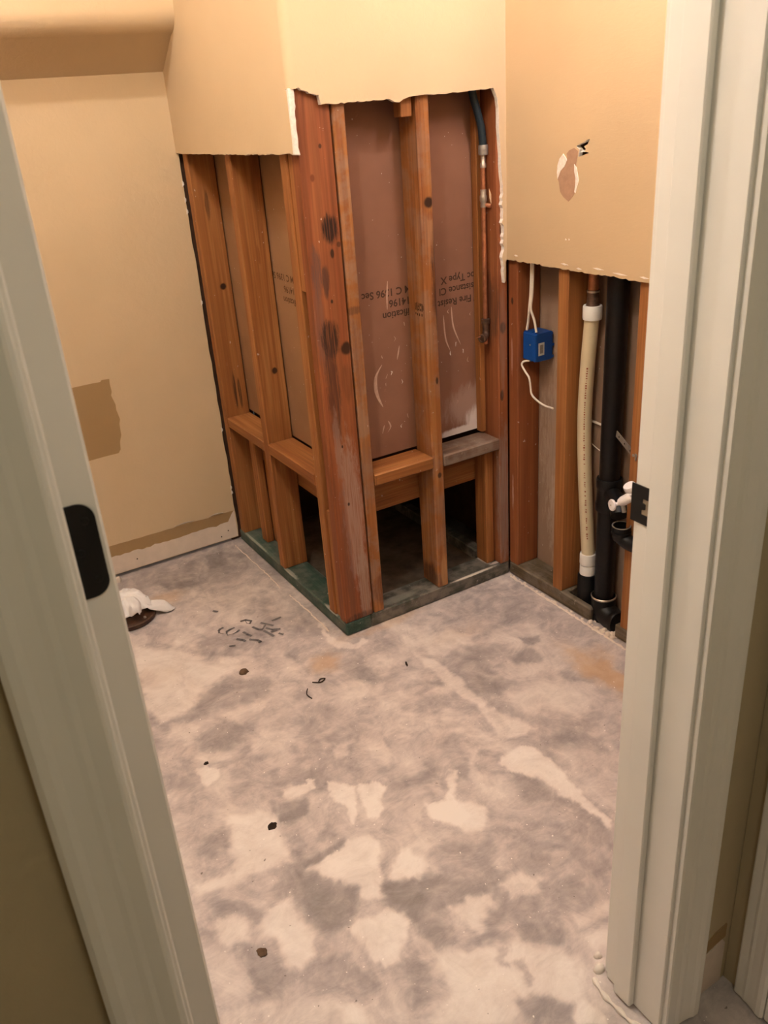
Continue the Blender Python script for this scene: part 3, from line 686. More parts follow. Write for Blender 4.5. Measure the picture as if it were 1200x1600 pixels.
bx('fire_block', WOOD_Y, ws, -0.002, 0.091, 0.1085, 0.4335, 0.475, 0.512, 0.003)
bx('rim_board', WOOD_Y, ws, 0.0925, 0.128, 0.135, 0.83, 0.335, 0.472, 0.003)
for (x0, x1, y0, y1) in ((0.035, 0.064, 0.655, 0.70), (0.066, 0.089, 0.625, 0.66)):
    bx('cripple_stud', WOOD_Z, ws, x0, x1, y0, y1, 0.045, 0.472, 0.003)
bl = bx('backing_board', BOARD_L, ws, 0.0928, 0.1055, 0.106, 0.84, 0.516, 1.95, 0.0)
for body, y, z in (('ASTM C 1396 Sec', 0.462, 1.045), ('R14196', 0.374, 1.011), ('Classification', 0.385, 0.978)):
    lettering('board_print', body, 0.027, (0.0924, y, z), (0, 1, 0), (0, 0, -1), INK2, bl, 'RIGHT', 1.05)
nl = MB().lathe((0.045, 0.195, 0.0452), [(0.0001, 0.0022), (0.005, 0.0022), (0.006, 0.0)], 10).build('nail_head', BRASS, ws)

# ------------------------------------------------------------------ stripped wall, side facing the door (Y = 0)
wf = thing('wall_chase_front', (0.32, 0.05, 0), 'stripped stud wall right of the corner post with brown printed board behind', 'wall', 'structure')
cut = [(0.008, 1.529), (0.014, 1.530), (0.020, 1.524), (0.028, 1.523), (0.036, 1.520), (0.040, 1.516), (0.050, 1.515), (0.060, 1.511), (0.064, 1.513), (0.068, 1.4905)]
cut += ragged((0.069, 1.4905), (0.27, 1.4915), 22, 0.0016, rng)[1:] + [(0.275, 1.484), (0.29, 1.482), (0.30, 1.488)] + ragged((0.32, 1.493), (0.598, 1.497), 22, 0.002, rng)
strip = ragged((0.598, 1.497), (0.611, 1.26), 10, 0.0015, rng)[1:] + ragged((0.611, 1.26), (0.614, 1.01), 26, 0.0045, rng)[1:]
MB().prism([(0.006, H), (0.006, 1.528)] + cut + strip + [(0.618, 0.985), (0.622, 0.990), (0.623, 1.045), (0.627, 1.052), (0.627, H)], YW, 0.0, -0.013, mf=0, ms=1).build('drywall_sheet', [PAINT, GYP], wf)
bx('sole_plate', PLATE_F, wf, 0.0895, 0.6395, 0.0, 0.089, 0.0, 0.045, 0.004)
bx('corner_stud', WOOD_B, wf, 0.0, 0.098, 0.0, 0.038, 0.045, 1.9, 0.003)
bx('stud', WOOD_F, wf, 0.1035, 0.139, 0.0, 0.089, 0.045, 1.9, 0.003)
ms_ = bx('stud', WOOD_M, wf, 0.347, 0.387, 0.0, 0.089, 0.045, 1.9, 0.004)
bx('stud', WOOD_E, wf, 0.603, 0.6395, 0.0, 0.089, 0.045, 1.9, 0.003)
bx('cripple_stud', WOOD_Z, wf, 0.568, 0.600, 0.030, 0.089, 0.045, 0.463, 0.003)
bx('nailer_strip', WOOD_Z, wf, 0.583, 0.602, 0.066, 0.0915, 0.508, 1.9, 0.002)
bx('fire_block', WOOD_X, wf, 0.1395, 0.3465, -0.006, 0.0915, 0.470, 0.508, 0.004)
bx('fire_block', WOOD_GREY, wf, 0.3875, 0.6025, -0.003, 0.0915, 0.463, 0.501, 0.004)
bx('hanging_block', WOOD_Z, wf, 0.303, 0.336, 0.004, 0.040, 1.447, 1.9, 0.002)
bx('rim_board', WOOD_X, wf, 0.135, 0.62, 0.0925, 0.129, 0.337, 0.4695, 0.003)
bf = bx('backing_board', BOARD_F, wf, 0.106, 0.639, 0.0928, 0.1055, 0.514, 1.95, 0.0)
for body, x, z in (('ASTM C 1396 Sec', 0.196, 1.007), ('R14196', 0.284, 0.975), ('Classification', 0.260, 0.942),
                   ('Bloc Type X', 0.466, 1.010), ('Resistance Cl', 0.458, 0.979), ('7 Fire Resist', 0.452, 0.944)):
    lettering('board_print', body, 0.029, (x, 0.0924, z), (-1, 0, 0), (0, 0, -1), INK, bf, 'RIGHT', 1.0)
# chalky scuffs and drips on the board
def smear(name, pts, w, y, parent, m):
    mb = MB()
    P = smooth_path([(p[0], y, p[1]) for p in pts], 5); n = len(P)
    for i, p in enumerate(P):
        ww = w * math.sin(math.pi * (0.1 + 0.85 * i / (n - 1)))
        mb.v += [(p.x - ww, y, p.z - ww * .3), (p.x + ww, y, p.z + ww * .3)]
    for i in range(n - 1): mb.face((2 * i, 2 * i + 1, 2 * i + 3, 2 * i + 2))
    return mb.build(name, m, parent)
CHALK = plain('chalky_scuff', (0.50, 0.33, 0.25), 0.9, 0.1, 0, 0.2, 60)
smear('scuff', [(0.246, 0.795), (0.224, 0.765), (0.220, 0.73), (0.226, 0.70), (0.240, 0.668)], 0.006, 0.0921, bf, CHALK)
for p in ([(0.284, 1.03), (0.279, 0.99), (0.277, 0.95)], [(0.50, 0.92), (0.505, 0.86), (0.53, 0.80)], [(0.47, 0.90), (0.475, 0.83), (0.49, 0.79)],
          [(0.255, 0.62), (0.262, 0.60), (0.25, 0.585)], [(0.30, 0.80), (0.31, 0.84)], [(0.24, 0.61), (0.232, 0.585)]):
    smear('scuff', p, 0.0025, 0.0922, bf, CHALK)
for k in range(20):
    x, z = rng.uniform(0.16, 0.34) if k % 2 else rng.uniform(0.41, 0.57), rng.uniform(0.58, 0.92)
    smear('splash', [(x, z), (x + rng.uniform(-.004, .006), z + rng.uniform(.004, .014)), (x + rng.uniform(-.004, .008), z + rng.uniform(.010, .016))], rng.uniform(.0008, .0017), 0.0922, bf, CHALK if k % 3 else GYP)
# grade stamp on the side of the centre stud: bars and dashes
st = MB()
for j, (ya, yb, za, zb) in enumerate(((.050, .0525, .945, .965), (.046, .048, .945, .965), (.041, .044, .943, .968), (.034, .039, .945, .949), (.034, .039, .955, .958), (.034, .036, .945, .966), (.029, .031, .944, .966), (.022, .027, .944, .951), (.022, .027, .958, .966),
                                      (.016, .020, .944, .966), (.011, .014, .948, .962), (.052, .049, .932, .938), (.044, .040, .930, .936), (.034, .030, .929, .937), (.022, .018, .930, .937))):
    k = len(st.v); st.v += [(0.3467, ya, za), (0.3467, yb, za), (0.3467, yb, zb), (0.3467, ya, zb)]; st.face((k, k + 1, k + 2, k + 3))
st.build('grade_stamp', STAMP, ms_)

bx('gap_light_block', DARKPLY, wl, -0.03, 0.128, 0.8535, 0.866, 0.0, H, 0.0)  # added dark strip, keeps background light out of the wall gap
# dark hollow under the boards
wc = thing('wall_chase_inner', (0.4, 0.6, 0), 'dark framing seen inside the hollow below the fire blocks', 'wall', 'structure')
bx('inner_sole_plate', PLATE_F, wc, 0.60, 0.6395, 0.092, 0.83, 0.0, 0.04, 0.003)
bx('shaded_slab_sheet', SHADE_SLAB, wc, 0.0895, 0.735, 0.0895, 0.839, -0.001, 0.0025, 0.0)  # thin sheet over the bright floor, shade of the hollow in its colour
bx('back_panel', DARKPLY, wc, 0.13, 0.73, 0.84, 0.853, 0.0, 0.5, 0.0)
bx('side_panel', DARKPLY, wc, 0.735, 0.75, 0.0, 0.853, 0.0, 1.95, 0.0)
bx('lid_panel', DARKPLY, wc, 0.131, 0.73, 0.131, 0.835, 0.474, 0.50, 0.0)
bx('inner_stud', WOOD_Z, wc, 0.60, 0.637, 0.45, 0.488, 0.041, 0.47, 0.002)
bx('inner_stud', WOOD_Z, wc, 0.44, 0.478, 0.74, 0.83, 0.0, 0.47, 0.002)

# ------------------------------------------------------------------ right wall (X = 0.64)
wr = thing('wall_right', (0.69, -0.64, 0), 'tan wall at right torn open below, pipes in its stud bays, punched hole above', 'wall', 'structure')
cut = ragged((0.0, 1.050), (-0.62, 1.0525), 60, 0.0026, rng) + [(-0.62, 1.0525)]
MB().prism([(0.0, H), (0.0, 1.05)] + cut[1:] + [(-1.278, 1.052), (-1.278, H)], XW, 0.64, 0.627, holes=[HOLE], mf=0, ms=1, mb=1).build('drywall_sheet', [PAINT_R, GYP], wr)
MB().prism(TEAR, XW, 0.6275, 0.6265, mf=0, ms=0).build('torn_patch', TORN, wr)['label'] = 'bare brown paper where the paint tore off'
for r_ in (RIM_A, RIM_B):
    MB().prism(r_, XW, 0.6275, 0.6255, mf=0, ms=0).build('torn_rim', GYP, wr, bevel=0.0006)
MB().prism([(-0.300, 1.340), (-0.312, 1.3455), (-0.321, 1.3415), (-0.312, 1.3415)], XW, 0.634, 0.626, mf=0, ms=0).build('torn_rim', GYP, wr)
for (y, z, L) in ((-0.045, 1.066, .018), (-0.24, 1.064, .03), (-0.30, 1.0585, .02), (-0.36, 1.066, .04), (-0.43, 1.062, .05), (-0.255, 1.128, .006), (-0.268, 1.129, .004), (-0.52, 1.063, .03)):
    MB().prism([(y, z), (y - L * .4, z + .002), (y - L, z - .001), (y - L * .5, z - .003)], XW, 0.6275, 0.6262, mf=0, ms=0).build('paint_chip', GYP, wr)
MB().prism([(0.64, -0.0005), (0.729, -0.0005), (0.729, -0.262), (0.662, -0.268), (0.661, -0.386), (0.640, -0.389)], ZW, 0.0, 0.045, mf=0, ms=0).build('sole_plate', PLATE_R, wr, bevel=0.004)
bx('sole_plate', PLATE_R, wr, 0.64, 0.729, -1.277, -0.49, 0.0, 0.045, 0.004)
for (y0, y1, m) in ((-0.043, -0.0008, WOOD_R), (-0.257, -0.216, WOOD_Z), (-0.549, -0.509, WOOD_Z), (-0.92, -0.88, WOOD_Z), (-1.27, -1.235, WOOD_Z)):
    bx('stud', m, wr, 0.6405, 0.729, y0, y1, 0.045, 1.9, 0.003)
bx('backing_board', BOARD_R, wr, 0.7295, 0.7425, -1.277, -0.001, 0.0, 1.95, 0.0)
cr = MB()
for k in range(40):
    y, x = rng.uniform(-0.50, -0.385), rng.uniform(0.625, 0.70); r = rng.uniform(.003, .010)
    cr.lathe((x, y, 0.0), [(r * 1.2, -.002), (r, r * .5), (r * .4, r * .9), (0.0001, r)], 6)
for k in range(50):
    y = rng.uniform(-0.52, 0.0); x = 0.634 + rng.uniform(-.010, .003); r = rng.uniform(.0015, .005)
    cr.lathe((x, y, 0.0), [(r * 1.3, -.001), (r, r * .4), (0.0001, r * .8)], 6)
c = cr.build('plaster_crumbs', BARE, wr); c['kind'] = 'stuff'

# ------------------------------------------------------------------ doorway
YD, YH = -1.278, -1.402           # room face and hall face of the jambs
XR, XL = -0.168, -0.9135
we = thing('wall_entry', (-0.5, -1.33, 0), 'drywall wall around the doorway, tan on the hall side', 'wall', 'structure')
bx('drywall_panel', HALLPAINT, we, XR + 0.020, 0.64, YH + 0.008, YD, 0.0, H, 0.0)
bx('drywall_panel', HALLPAINT, we, -1.9, XL - 0.020, YH + 0.008, YD, 0.0, H, 0.0)
bx('drywall_panel', HALLPAINT, we, XL - 0.020, XR + 0.020, YH + 0.008, YD, 2.06, H, 0.0)
hb = ragged((-0.082, 0.10), (-0.002, 0.115), 8, 0.006, rng)
MB().prism([(-0.082, 0.0)] + hb + [(-0.002, 0.10), (-0.002, 0.0)], YW, YH + 0.0085, YH + 0.006, mf=0, ms=0).build('bare_strip', BARE, we)
MB().prism([(-0.082, 0.096)] + [(-0.06, 0.128), (-0.03, 0.145), (-0.004, 0.15), (-0.004, 0.118), (-0.04, 0.112)], YW, YH + 0.0085, YH + 0.0055, mf=0, ms=0).build('torn_patch', OLD, we)

CAS = [(0, 0), (0, .009), (.003, .0105), (.018, .0105), (.024, .0125), (.030, .0122), (.045, .0145), (.052, .0175), (.061, .0175), (.066, .014), (.066, 0)]
def casing(parent, x, sgn, wid, y, z0, z1):
    k = wid / .066
    MB().prism([(x + sgn * u * k, y - t) for u, t in CAS], ZW, z0, z1, mf=0, ms=0).build('casing', TRIM, parent)
tr = thing('trim_1', (XR, -1.34, 0), 'white door jamb on the right with black strike plate', 'door frame', 'structure')
bx('jamb', TRIM, tr, XR, XR + 0.019, YH, YD, 0.004, 2.04, 0.0015)
bx('door_stop', TRIM, tr, XR - 0.012, XR, -1.345, -1.306, 0.006, 2.04, 0.002)
casing(tr, XR + 0.006, 1, 0.080, YH, 0.004, 2.10)
casing_room = bx('room_casing', TRIM, tr, XR + 0.006, XR + 0.066, YD, YD + 0.012, 0.004, 2.10, 0.003)
# strike plate with its latch hole and lip
SP = [(-1.312, 0.948), (-1.312, 1.004), (-1.268, 1.004), (-1.268, 0.948)]
SPH = [(-1.3105, 0.962), (-1.3105, 0.986), (-1.2880, 0.986), (-1.2880, 0.980), (-1.2935, 0.979), (-1.2935, 0.971), (-1.2865, 0.969), (-1.2865, 0.962)]
MB().prism(SP, XW, XR, XR - 0.0016, holes=[SPH], mf=0, ms=0).build('strike_plate', BLACKM, tr)['label'] = 'black strike plate'
hw_ = MB(); hw_.box(XR - 0.0008, XR - 0.0002, -1.3100, -1.2870, 0.9625, 0.9855)
hw_.build('latch_hole', plain('raw_wood_in_latch_hole', (0.30, 0.24, 0.17), .8, .1), tr)
for z in (0.955, 0.996):
    MB().lathe((XR - 0.0016, -1.300, z), [(0.0001, 0.0009), (0.003, 0.0007), (0.0036, 0.0)], 10, (-1, 0, 0)).build('screw_head', BLACKM, tr)
tl = thing('trim_2', (XL, -1.34, 0), 'pale door jamb and casing close up at the left edge', 'door frame', 'structure')
bx('jamb', TRIM, tl, XL - 0.019, XL, YH, YD, 0.004, 2.04, 0.0015)
bx('door_stop', TRIM, tl, XL, XL + 0.012, -1.345, -1.306, 0.006, 2.04, 0.002)
casing(tl, XL - 0.006, -1, 0.064, YH, 0.004, 2.10)
th = thing('trim_3', (-0.54, -1.34, 2.04), 'head jamb and casing across the top of the doorway', 'door frame', 'structure')
bx('jamb', TRIM, th, XL - 0.019, XR + 0.019, YH, YD, 2.04, 2.059, 0.0015)
bx('casing', TRIM, th, XL - 0.070, XR + 0.086, YH - 0.0175, YH, 2.1005, 2.16, 0.003)

# door swung open into the room, seen edge-on with its hinge leaf
dr = thing('door_1', (-0.882, -1.27, 0), 'pale door swung fully open, edge with black hinge leaf showing', 'door', 'structure')
DX0, DX1, DY0, DY1 = -0.9045, -0.8610, -1.2755, -0.565
bx('slab', TRIM, dr, DX0, DX1, DY0, DY1, 0.012, 2.03, 0.003)
for (ya, yb) in ((DY0 + .11, DY0 + .33), (DY0 + .39, DY1 - .10)):
    for (za, zb) in ((0.25, 0.85), (1.0, 1.55), (1.65, 1.90)):
        bx('door_panel', TRIM, dr, DX1, DX1 + 0.004, ya, yb, za, zb, 0.003)
def leaf(zc):
    h, r = 0.0475, 0.016
    x0, x1 = -0.9035, -0.8675
    pts = [(x0, zc - h), (x0, zc + h)] + arc((x1 - r, zc + h - r), r, math.pi / 2, 0, 8) + arc((x1 - r, zc - h + r), r, 0, -math.pi / 2, 8)
    lf = MB().prism(pts, YW, DY0, DY0 - 0.0018, mf=0, ms=0).build('hinge_leaf', BLACKM, dr)
    lf['label'] = 'black hinge leaf with rounded corners'
    MB().tube([(-0.9095, DY0 + .001, zc - h), (-0.9095, DY0 + .001, zc + h)], 0.0055, 12).build('hinge_pin', BLACKM, lf)
    for dz in (-.03, 0, .03):
        MB().lathe((-0.883 + (.006 if dz else -.004), DY0 - 0.0018, zc + dz), [(0.0001, .0008), (.0035, .0006), (.004, 0)], 10, (0, -1, 0)).build('screw_head', BLACKM, lf)
leaf(1.1435); leaf(1.85); leaf(0.25)

# ------------------------------------------------------------------ hall
o = MB().box(0.010, 0.06, -3.1, YH + 0.007, 0, H).build('wall_hall_right', HALLPAINT)
tag(o, 'tan hall wall at the far right edge', 'wall', kind='structure')
o = MB().box(-1.9, -1.85, -3.1, YH + 0.007, 0, H).build('wall_hall_left', HALLPAINT)
tag(o, 'tan hall wall behind and left of the viewer', 'wall', kind='structure')
o = MB().box(-1.849, 0.009, -3.1, -3.05, 0, H).build('wall_hall_back', HALLPAINT)
tag(o, 'tan hall wall behind the viewer', 'wall', kind='structure')
t4 = thing('trim_4', (0.0, -1.47, 0), 'pale casing of another doorway at the extreme right edge', 'door frame', 'structure')
MB().prism([(0.0095, -1.425)] + [(0.0095 - t * 1.0, -1.425 - u * .95) for u, t in reversed(CAS)] + [(0.0095, -1.425)][:0], ZW, 0.004, 2.10, mf=0, ms=0).build('casing', TRIM, t4)
bx('jamb', TRIM, t4, -0.004, 0.0095, -1.600, -1.489, 0.004, 2.04, 0.002)

# ------------------------------------------------------------------ lamps (above the frame)
cl = thing('ceiling_light', (-0.63, -0.16, H), 'small bare-bulb ceiling lamp above the middle of the room', 'lamp', group='bare-bulb ceiling lamps')
MB().lathe((-0.63, -0.16, H), [(0.0001, -.001), (0.055, -.001), (0.055, -.012), (0.03, -.03), (0.018, -.034), (0.018, -.055), (0.0001, -.055)], 24).build('base', WHITEP, cl, smooth=True)
def bulb(parent, c, r, m):
    pr = [(r * math.sin(math.pi * i / 10) , -r * math.cos(math.pi * i / 10)) for i in range(11)]
    return MB().lathe(c, pr, 16).build('bulb', m, parent, smooth=True)
bulb(cl, (-0.63, -0.16, H - 0.09), 0.028, emitter('ceiling_bulb_glow', WARM, CEILING_BULB))
c2 = thing('ceiling_light', (-0.80, -1.0, H), 'unseen fill bulb added inside the doorway to light the jamb', 'lamp', group='bare-bulb ceiling lamps')  # added lamp with no known source, throws light on the right jamb
MB().lathe((-0.80, -1.0, H), [(0.0001, -.001), (0.055, -.001), (0.055, -.012), (0.03, -.03), (0.018, -.034), (0.018, -.055), (0.0001, -.055)], 24).build('base', WHITEP, c2, smooth=True)
bulb(c2, (-0.80, -1.0, H - 0.09), 0.028, emitter('jamb_fill_glow', WARM, JAMB_FILL_BULB))
vl = thing('vanity_light', (0.60, -0.75, 2.0), 'three-bulb bar lamp high on the right wall', 'lamp')
bx('bar', WHITEP, vl, 0.602, 0.6265, -1.02, -0.48, 1.98, 2.06, 0.004)
VG = emitter('vanity_bulb_glow', PINKISH, VANITY_BULB)
for y in (-0.56, -0.75, -0.94):
    MB().lathe((0.602, y, 2.02), [(0.0001, 0.0), (0.02, 0.0), (0.02, 0.035), (0.0001, 0.035)], 16, (-1, 0, 0)).build('socket', WHITEP, vl)
    bulb(vl, (0.527, y, 2.02), 0.04, VG)
hl = thing('hall_light', (-0.8, -2.35, H), 'round dim ceiling lamp in the hall', 'lamp')
MB().lathe((-0.8, -2.35, H), [(0.0001, -.001), (0.16, -.001), (0.16, -.02), (0.15, -.03)], 32).build('base', WHITEP, hl)
MB().lathe((-0.8, -2.35, H), [(0.15, -.022), (0.14, -.05), (0.10, -.075), (0.05, -.088), (0.0001, -.09)], 32).build('shade', emitter('hall_shade_glow', HALL, HALL_LAMP), hl, smooth=True)

# ------------------------------------------------------------------ water line in the front wall, hose and copper
wt = thing('water_line', (0.58, 0.04, 0.82), 'blue-black hose joined to a copper riser inside the corner bay', 'pipe')
PX, PY = 0.588, 0.042
hp = smooth_path([(0.545, 0.050, 1.62), (0.558, 0.046, 1.50), (0.574, 0.043, 1.44), (0.585, PY, 1.40), (PX + .002, PY, 1.352)], 6)
MB().tube(hp, 0.0105, 12).build('hose', HOSE, wt, smooth=True)
MB().lathe((PX + .002, PY, 1.333), [(0.0001, 0), (0.0125, 0), (0.0135, .004), (0.0135, .022), (0.0125, .026), (0.0001, .026)], 18).build('crimp_ring', GALV, wt, smooth=True)
MB().lathe((PX + .001, PY, 1.300), [(0.0001, 0), (0.0085, 0), (0.0085, .010), (0.0065, .013), (0.0065, .034), (0.0001, .034)], 16).build('adapter', BRASS, wt, smooth=True)
MB().tube([(PX, PY, 0.80), (PX, PY, 1.302)], 0.0065, 12).build('copper_riser', COPPER, wt, smooth=True)
v = MB().lathe((PX, PY, 1.195), [(0.0001, 0), (0.0085, 0), (0.0085, .014), (0.0105, .018), (0.0105, .030), (0.0085, .034), (0.0085, .048), (0.0001, .048)], 16).build('fitting', BRASS, wt, smooth=True)
MB().tube([(PX, PY, 1.203), (PX + .010, PY - .014, 1.199), (PX + .013, PY - .018, 1.199)], [.005, .0065, .006], 10).build('stub', COPPER, v)
MB().prism([(PX + .008, 1.245), (PX + .014, 1.232), (PX + .021, 1.203), (PX + .014, 1.205), (PX + .009, 1.22)], YW, PY - .0165, PY - .0155, mf=0, ms=0).build('paper_tag', plain('tag_paper', (0.72, 0.52, 0.32), .8, .1), wt)
e = MB().tube(smooth_path([(PX, PY, 0.865), (PX, PY, 0.838), (PX - .008, PY - .008, 0.826), (PX - .026, PY - .016, 0.824)], 5), [.0095] * 16, 12).build('elbow', TARN, wt, smooth=True)
MB().lathe((PX, PY, 0.862), [(0.0001, 0), (0.0125, 0), (0.0125, .014), (0.0085, .016), (0.0001, .016)], 14).build('elbow_collar', TARN, e)
MB().lathe((PX - .026, PY - .016, 0.824), [(0.0125, -.012), (0.0125, .003), (0.009, .004), (0.009, -.01), (0.0001, -.01)], 14, (-.85, -.4, 0)).build('elbow_mouth', TARN, e)
MB().tube([(PX - .035, PY - .018, 0.832), (PX - .052, PY - .02, 0.831)], [.002, .0006], 6).build('torn_tip', COPPER, e)
# supply pipe in the right wall
pp = thing('supply_pipe', (0.69, -0.27, 0), 'cream plastic riser with white couplings and copper top in right wall', 'pipe')
QX, QY = 0.694, -0.262
pts = smooth_path([(QX, -0.282, 0.19), (QX, -0.272, 0.28), (QX, -0.255, 0.45), (QX, -0.246, 0.62), (QX, -0.251, 0.78), (QX, -0.2625, 0.925)], 6)
# keep clear of the stud at Y -0.257: the riser bows in front of the bay's left edge
pts = [Vector((p.x, p.y - 0.034, p.z)) for p in pts]
MB().tube(pts, 0.0205, 18).build('riser', PVC, pp, smooth=True)
ts = MB()
for k in range(74):
    z = 0.25 + k * 0.0072
    if k in (10, 11, 20, 31, 32, 47, 60): continue
    i = min(range(len(pts)), key=lambda j: abs(pts[j].z - z)); p = pts[i]
    d = Vector((-0.72, -0.69, 0)).normalized(); t = Vector((d.y, -d.x, 0)) * 0.0026 * rng.uniform(.5, 1)
    q = Vector((p.x, p.y, z)) + d * 0.0207; hz = Vector((0, 0, rng.uniform(.0012, .0026)))
    k0 = len(ts.v); ts.v += [tuple(q - t - hz), tuple(q + t - hz), tuple(q + t + hz), tuple(q - t + hz)]; ts.face((k0, k0 + 1, k0 + 2, k0 + 3))
ts.build('pipe_print', REDINK, pp)['label'] = 'line of tiny red print along the pipe'
TY = pts[-1].y; BY = pts[0].y
MB().lathe((QX, TY, 0.912), [(0.0001, 0), (0.0255, 0), (0.0265, .004), (0.0265, .034), (0.025, .038), (0.0001, .038)], 24).build('coupling', WHITEP, pp, smooth=True)
MB().lathe((QX, TY, 0.950), [(0.0001, 0), (0.019, 0), (0.017, .004), (0.0155, .03), (0.0165, .034), (0.0165, .042), (0.0001, .042)], 20).build('adapter', TARN, pp, smooth=True)
MB().lathe((QX, TY, 0.985), [(0.0001, 0), (0.0168, 0), (0.0168, .005), (0.0001, .005)], 20).build('ring', BRASS, pp)
MB().tube([(QX, TY, 0.99), (QX, TY, 1.35)], 0.0145, 16).build('copper_pipe', COPPER, pp, smooth=True)
MB().lathe((QX, BY, 0.155), [(0.0001, 0), (0.0245, 0), (0.0255, .004), (0.0255, .034), (0.0245, .038), (0.0001, .038)], 24).build('coupling', WHITEP, pp, smooth=True)
MB().lathe((QX, BY, 0.115), [(0.0001, 0), (0.0245, 0), (0.0245, .036), (0.0235, .038), (0.0001, .038)], 24).build('coupling', WHITEP, pp, smooth=True)
MB().lathe((QX, BY, -0.02), [(0.0001, 0), (0.030, 0), (0.030, .136), (0.027, .142), (0.0001, .142)], 24).build('sleeve', ABS, pp, smooth=True)

# drain stack
dp = thing('drain_pipe', (0.69, -0.40, 0), 'black plastic drain stack with tee beside the cream riser', 'pipe')
RX, RY = 0.69, -0.392
MB().tube([(RX, RY, 0.07), (RX, RY, 1.45)], 0.0295, 24).build('stack', ABS, dp, smooth=True)
MB().lathe((RX, RY, 0.372), [(0.03, 0), (0.036, 0), (0.037, .003), (0.037, .022), (0.0345, .026), (0.0345, .070), (0.037, .074), (0.037, .096), (0.035, .1), (0.03, .1)], 26).build('tee', ABS, dp, smooth=True)
arm = MB().tube(smooth_path([(RX, RY, 0.43), (0.672, -0.43, 0.43), (0.648, -0.470, 0.422), (0.632, -0.492, 0.405)], 5), 0.024, 18)
arm.build('branch', ABS, dp, smooth=True)
MB().lathe((RX, RY, -0.03), [(0.0375, 0), (0.0375, .10), (0.0365, .106), (0.031, .106)], 26).build('base_hub', ABS, dp, smooth=True)
MB().lathe((RX, RY, 0.0745), [(0.0372, 0), (0.0384, .002), (0.0384, .005), (0.0365, .007)], 26).build('glue_ring', BRASS, dp, smooth=True)
MB().tube(smooth_path([(RX, RY, 0.05), (RX - .004, RY - .012, 0.03), (0.684, -0.440, 0.018), (0.68, -0.470, 0.020)], 5), [.036] * 15 + [.034], 18).build('base_elbow', ABS, dp, smooth=True)
# open trap cup
tp = thing('drain_trap', (0.605, -0.535, 0.33), 'open black trap elbow pointing up beside the door jamb', 'pipe')
TX, TYY = 0.622, -0.512
MB().lathe((TX, TYY, 0.340), [(0.0001, 0), (0.020, .002), (0.0245, .012), (0.0245, .036), (0.0265, .037), (0.0265, .047), (0.0225, .047), (0.0215, .02), (0.0001, .018)], 26).build('cup', ABS, tp, smooth=True)
MB().lathe((TX, TYY, 0.386), [(0.0225, 0), (0.0232, .0018), (0.0262, .0018), (0.0266, 0)], 26).build('rim', GALV, tp, smooth=True)
MB().tube(smooth_path([(TX, TYY, 0.352), (TX + .004, TYY - .03, 0.342), (TX + .006, TYY - .07, 0.345), (TX + .006, TYY - .12, 0.36)], 5), 0.021, 18).build('bend', ABS, tp, smooth=True)
MB().lathe((TX, TYY, 0.362), [(0.0247, 0), (0.0275, .001), (0.0275, .008), (0.0247, .009)], 26).build('slip_nut', ABS, tp, smooth=True)
# shutoff valve
vv = thing('shutoff_valve', (0.58, -0.54, 0.47), 'white plastic shutoff valve peeking out behind the strike plate', 'valve')
A, B = Vector((0.583, -0.513, 0.462)), Vector((0.604, -0.560, 0.500))
ax_ = Vector((-0.93, 0.22, 0.05)).normalized()
MB().lathe(tuple(A), [(0.0001, .006), (0.0025, .0058), (0.0150, .0050), (0.0165, .0025), (0.0155, -.001), (0.007, -.005), (0.0055, -.008)], 26, ax_).build('handle', PINKW, vv, smooth=True)
MB().lathe(tuple(A), [(0.0001, .0072), (0.0022, .0070), (0.0022, .0055)], 10, ax_).build('handle_screw', BRASS, vv)
MB().tube(smooth_path([A - ax_ * .005, A - ax_ * .013 + Vector((0, -.006, .004)), (0.597, -0.531, 0.474), (0.600, -0.545, 0.486), B], 4), [.0055] * 5 + [.0075] * 2 + [.0115] * 2 + [.0135] * 4 + [.0135] * 3 + [.011], 16).build('body', PINKW, vv, smooth=True)
MB().lathe((0.607, -0.548, 0.520), [(0.0001, .008), (0.016, .007), (0.0175, .003), (0.0175, -.006), (0.0001, -.008)], 22, (-.45, .2, .87)).build('escutcheon', PINKW, vv, smooth=True)
MB().tube([(0.607, -0.548, 0.512), B], .009, 12).build('stem', PINKW, vv)
MB().tube([(0.597, -0.534, 0.472), (0.598, -0.541, 0.446)], [.007, .006], 12).build('outlet', GALV, vv, smooth=True)
MB().tube([B, (0.628, -0.57, 0.49), (0.70, -0.575, 0.49)], .008, 10).build('supply_stub', COPPER, vv)
# pipe strap
ps = thing('pipe_strap', (0.66, -0.47, 0.60), 'galvanised perforated strap running from drain stack to stud', 'strap')
S0, S1 = Vector((0.674, -0.426, 0.620)), Vector((0.6388, -0.535, 0.590))
d = (S1 - S0); n = 14; mb = MB()
upv = Vector((0, 0, 1)); upv = (upv - d.normalized() * upv.dot(d.normalized())).normalized(); nr = d.normalized().cross(upv)
for i in range(n + 1):
    c = S0 + d * i / n
    for w, o_ in ((-.0095, -.0008), (.0095, -.0008), (.0095, .0008), (-.0095, .0008)): mb.v.append(tuple(c + upv * w + nr * o_))
for i in range(n):
    for j in range(4): a = i * 4; mb.face((a + j, a + (j + 1) % 4, a + 4 + (j + 1) % 4, a + 4 + j))
mb.face((3, 2, 1, 0)); mb.face((n * 4, n * 4 + 1, n * 4 + 2, n * 4 + 3))
mb.build('band', GALV, ps)
for t in (0.14, 0.42, 0.70):
    for sg in (1, -1):
        MB().lathe(tuple(S0 + d * t), [(0.0001, .0010), (0.0028, .0010), (0.0028, 0)], 8, nr * sg).build('band_hole', CHIP, ps)
MB().lathe(tuple(S0 + d * 0.88), [(0.0001, .004), (0.004, .0035), (0.0052, .001)], 10, (-1, 0, 0)).build('screw', GALV, ps)

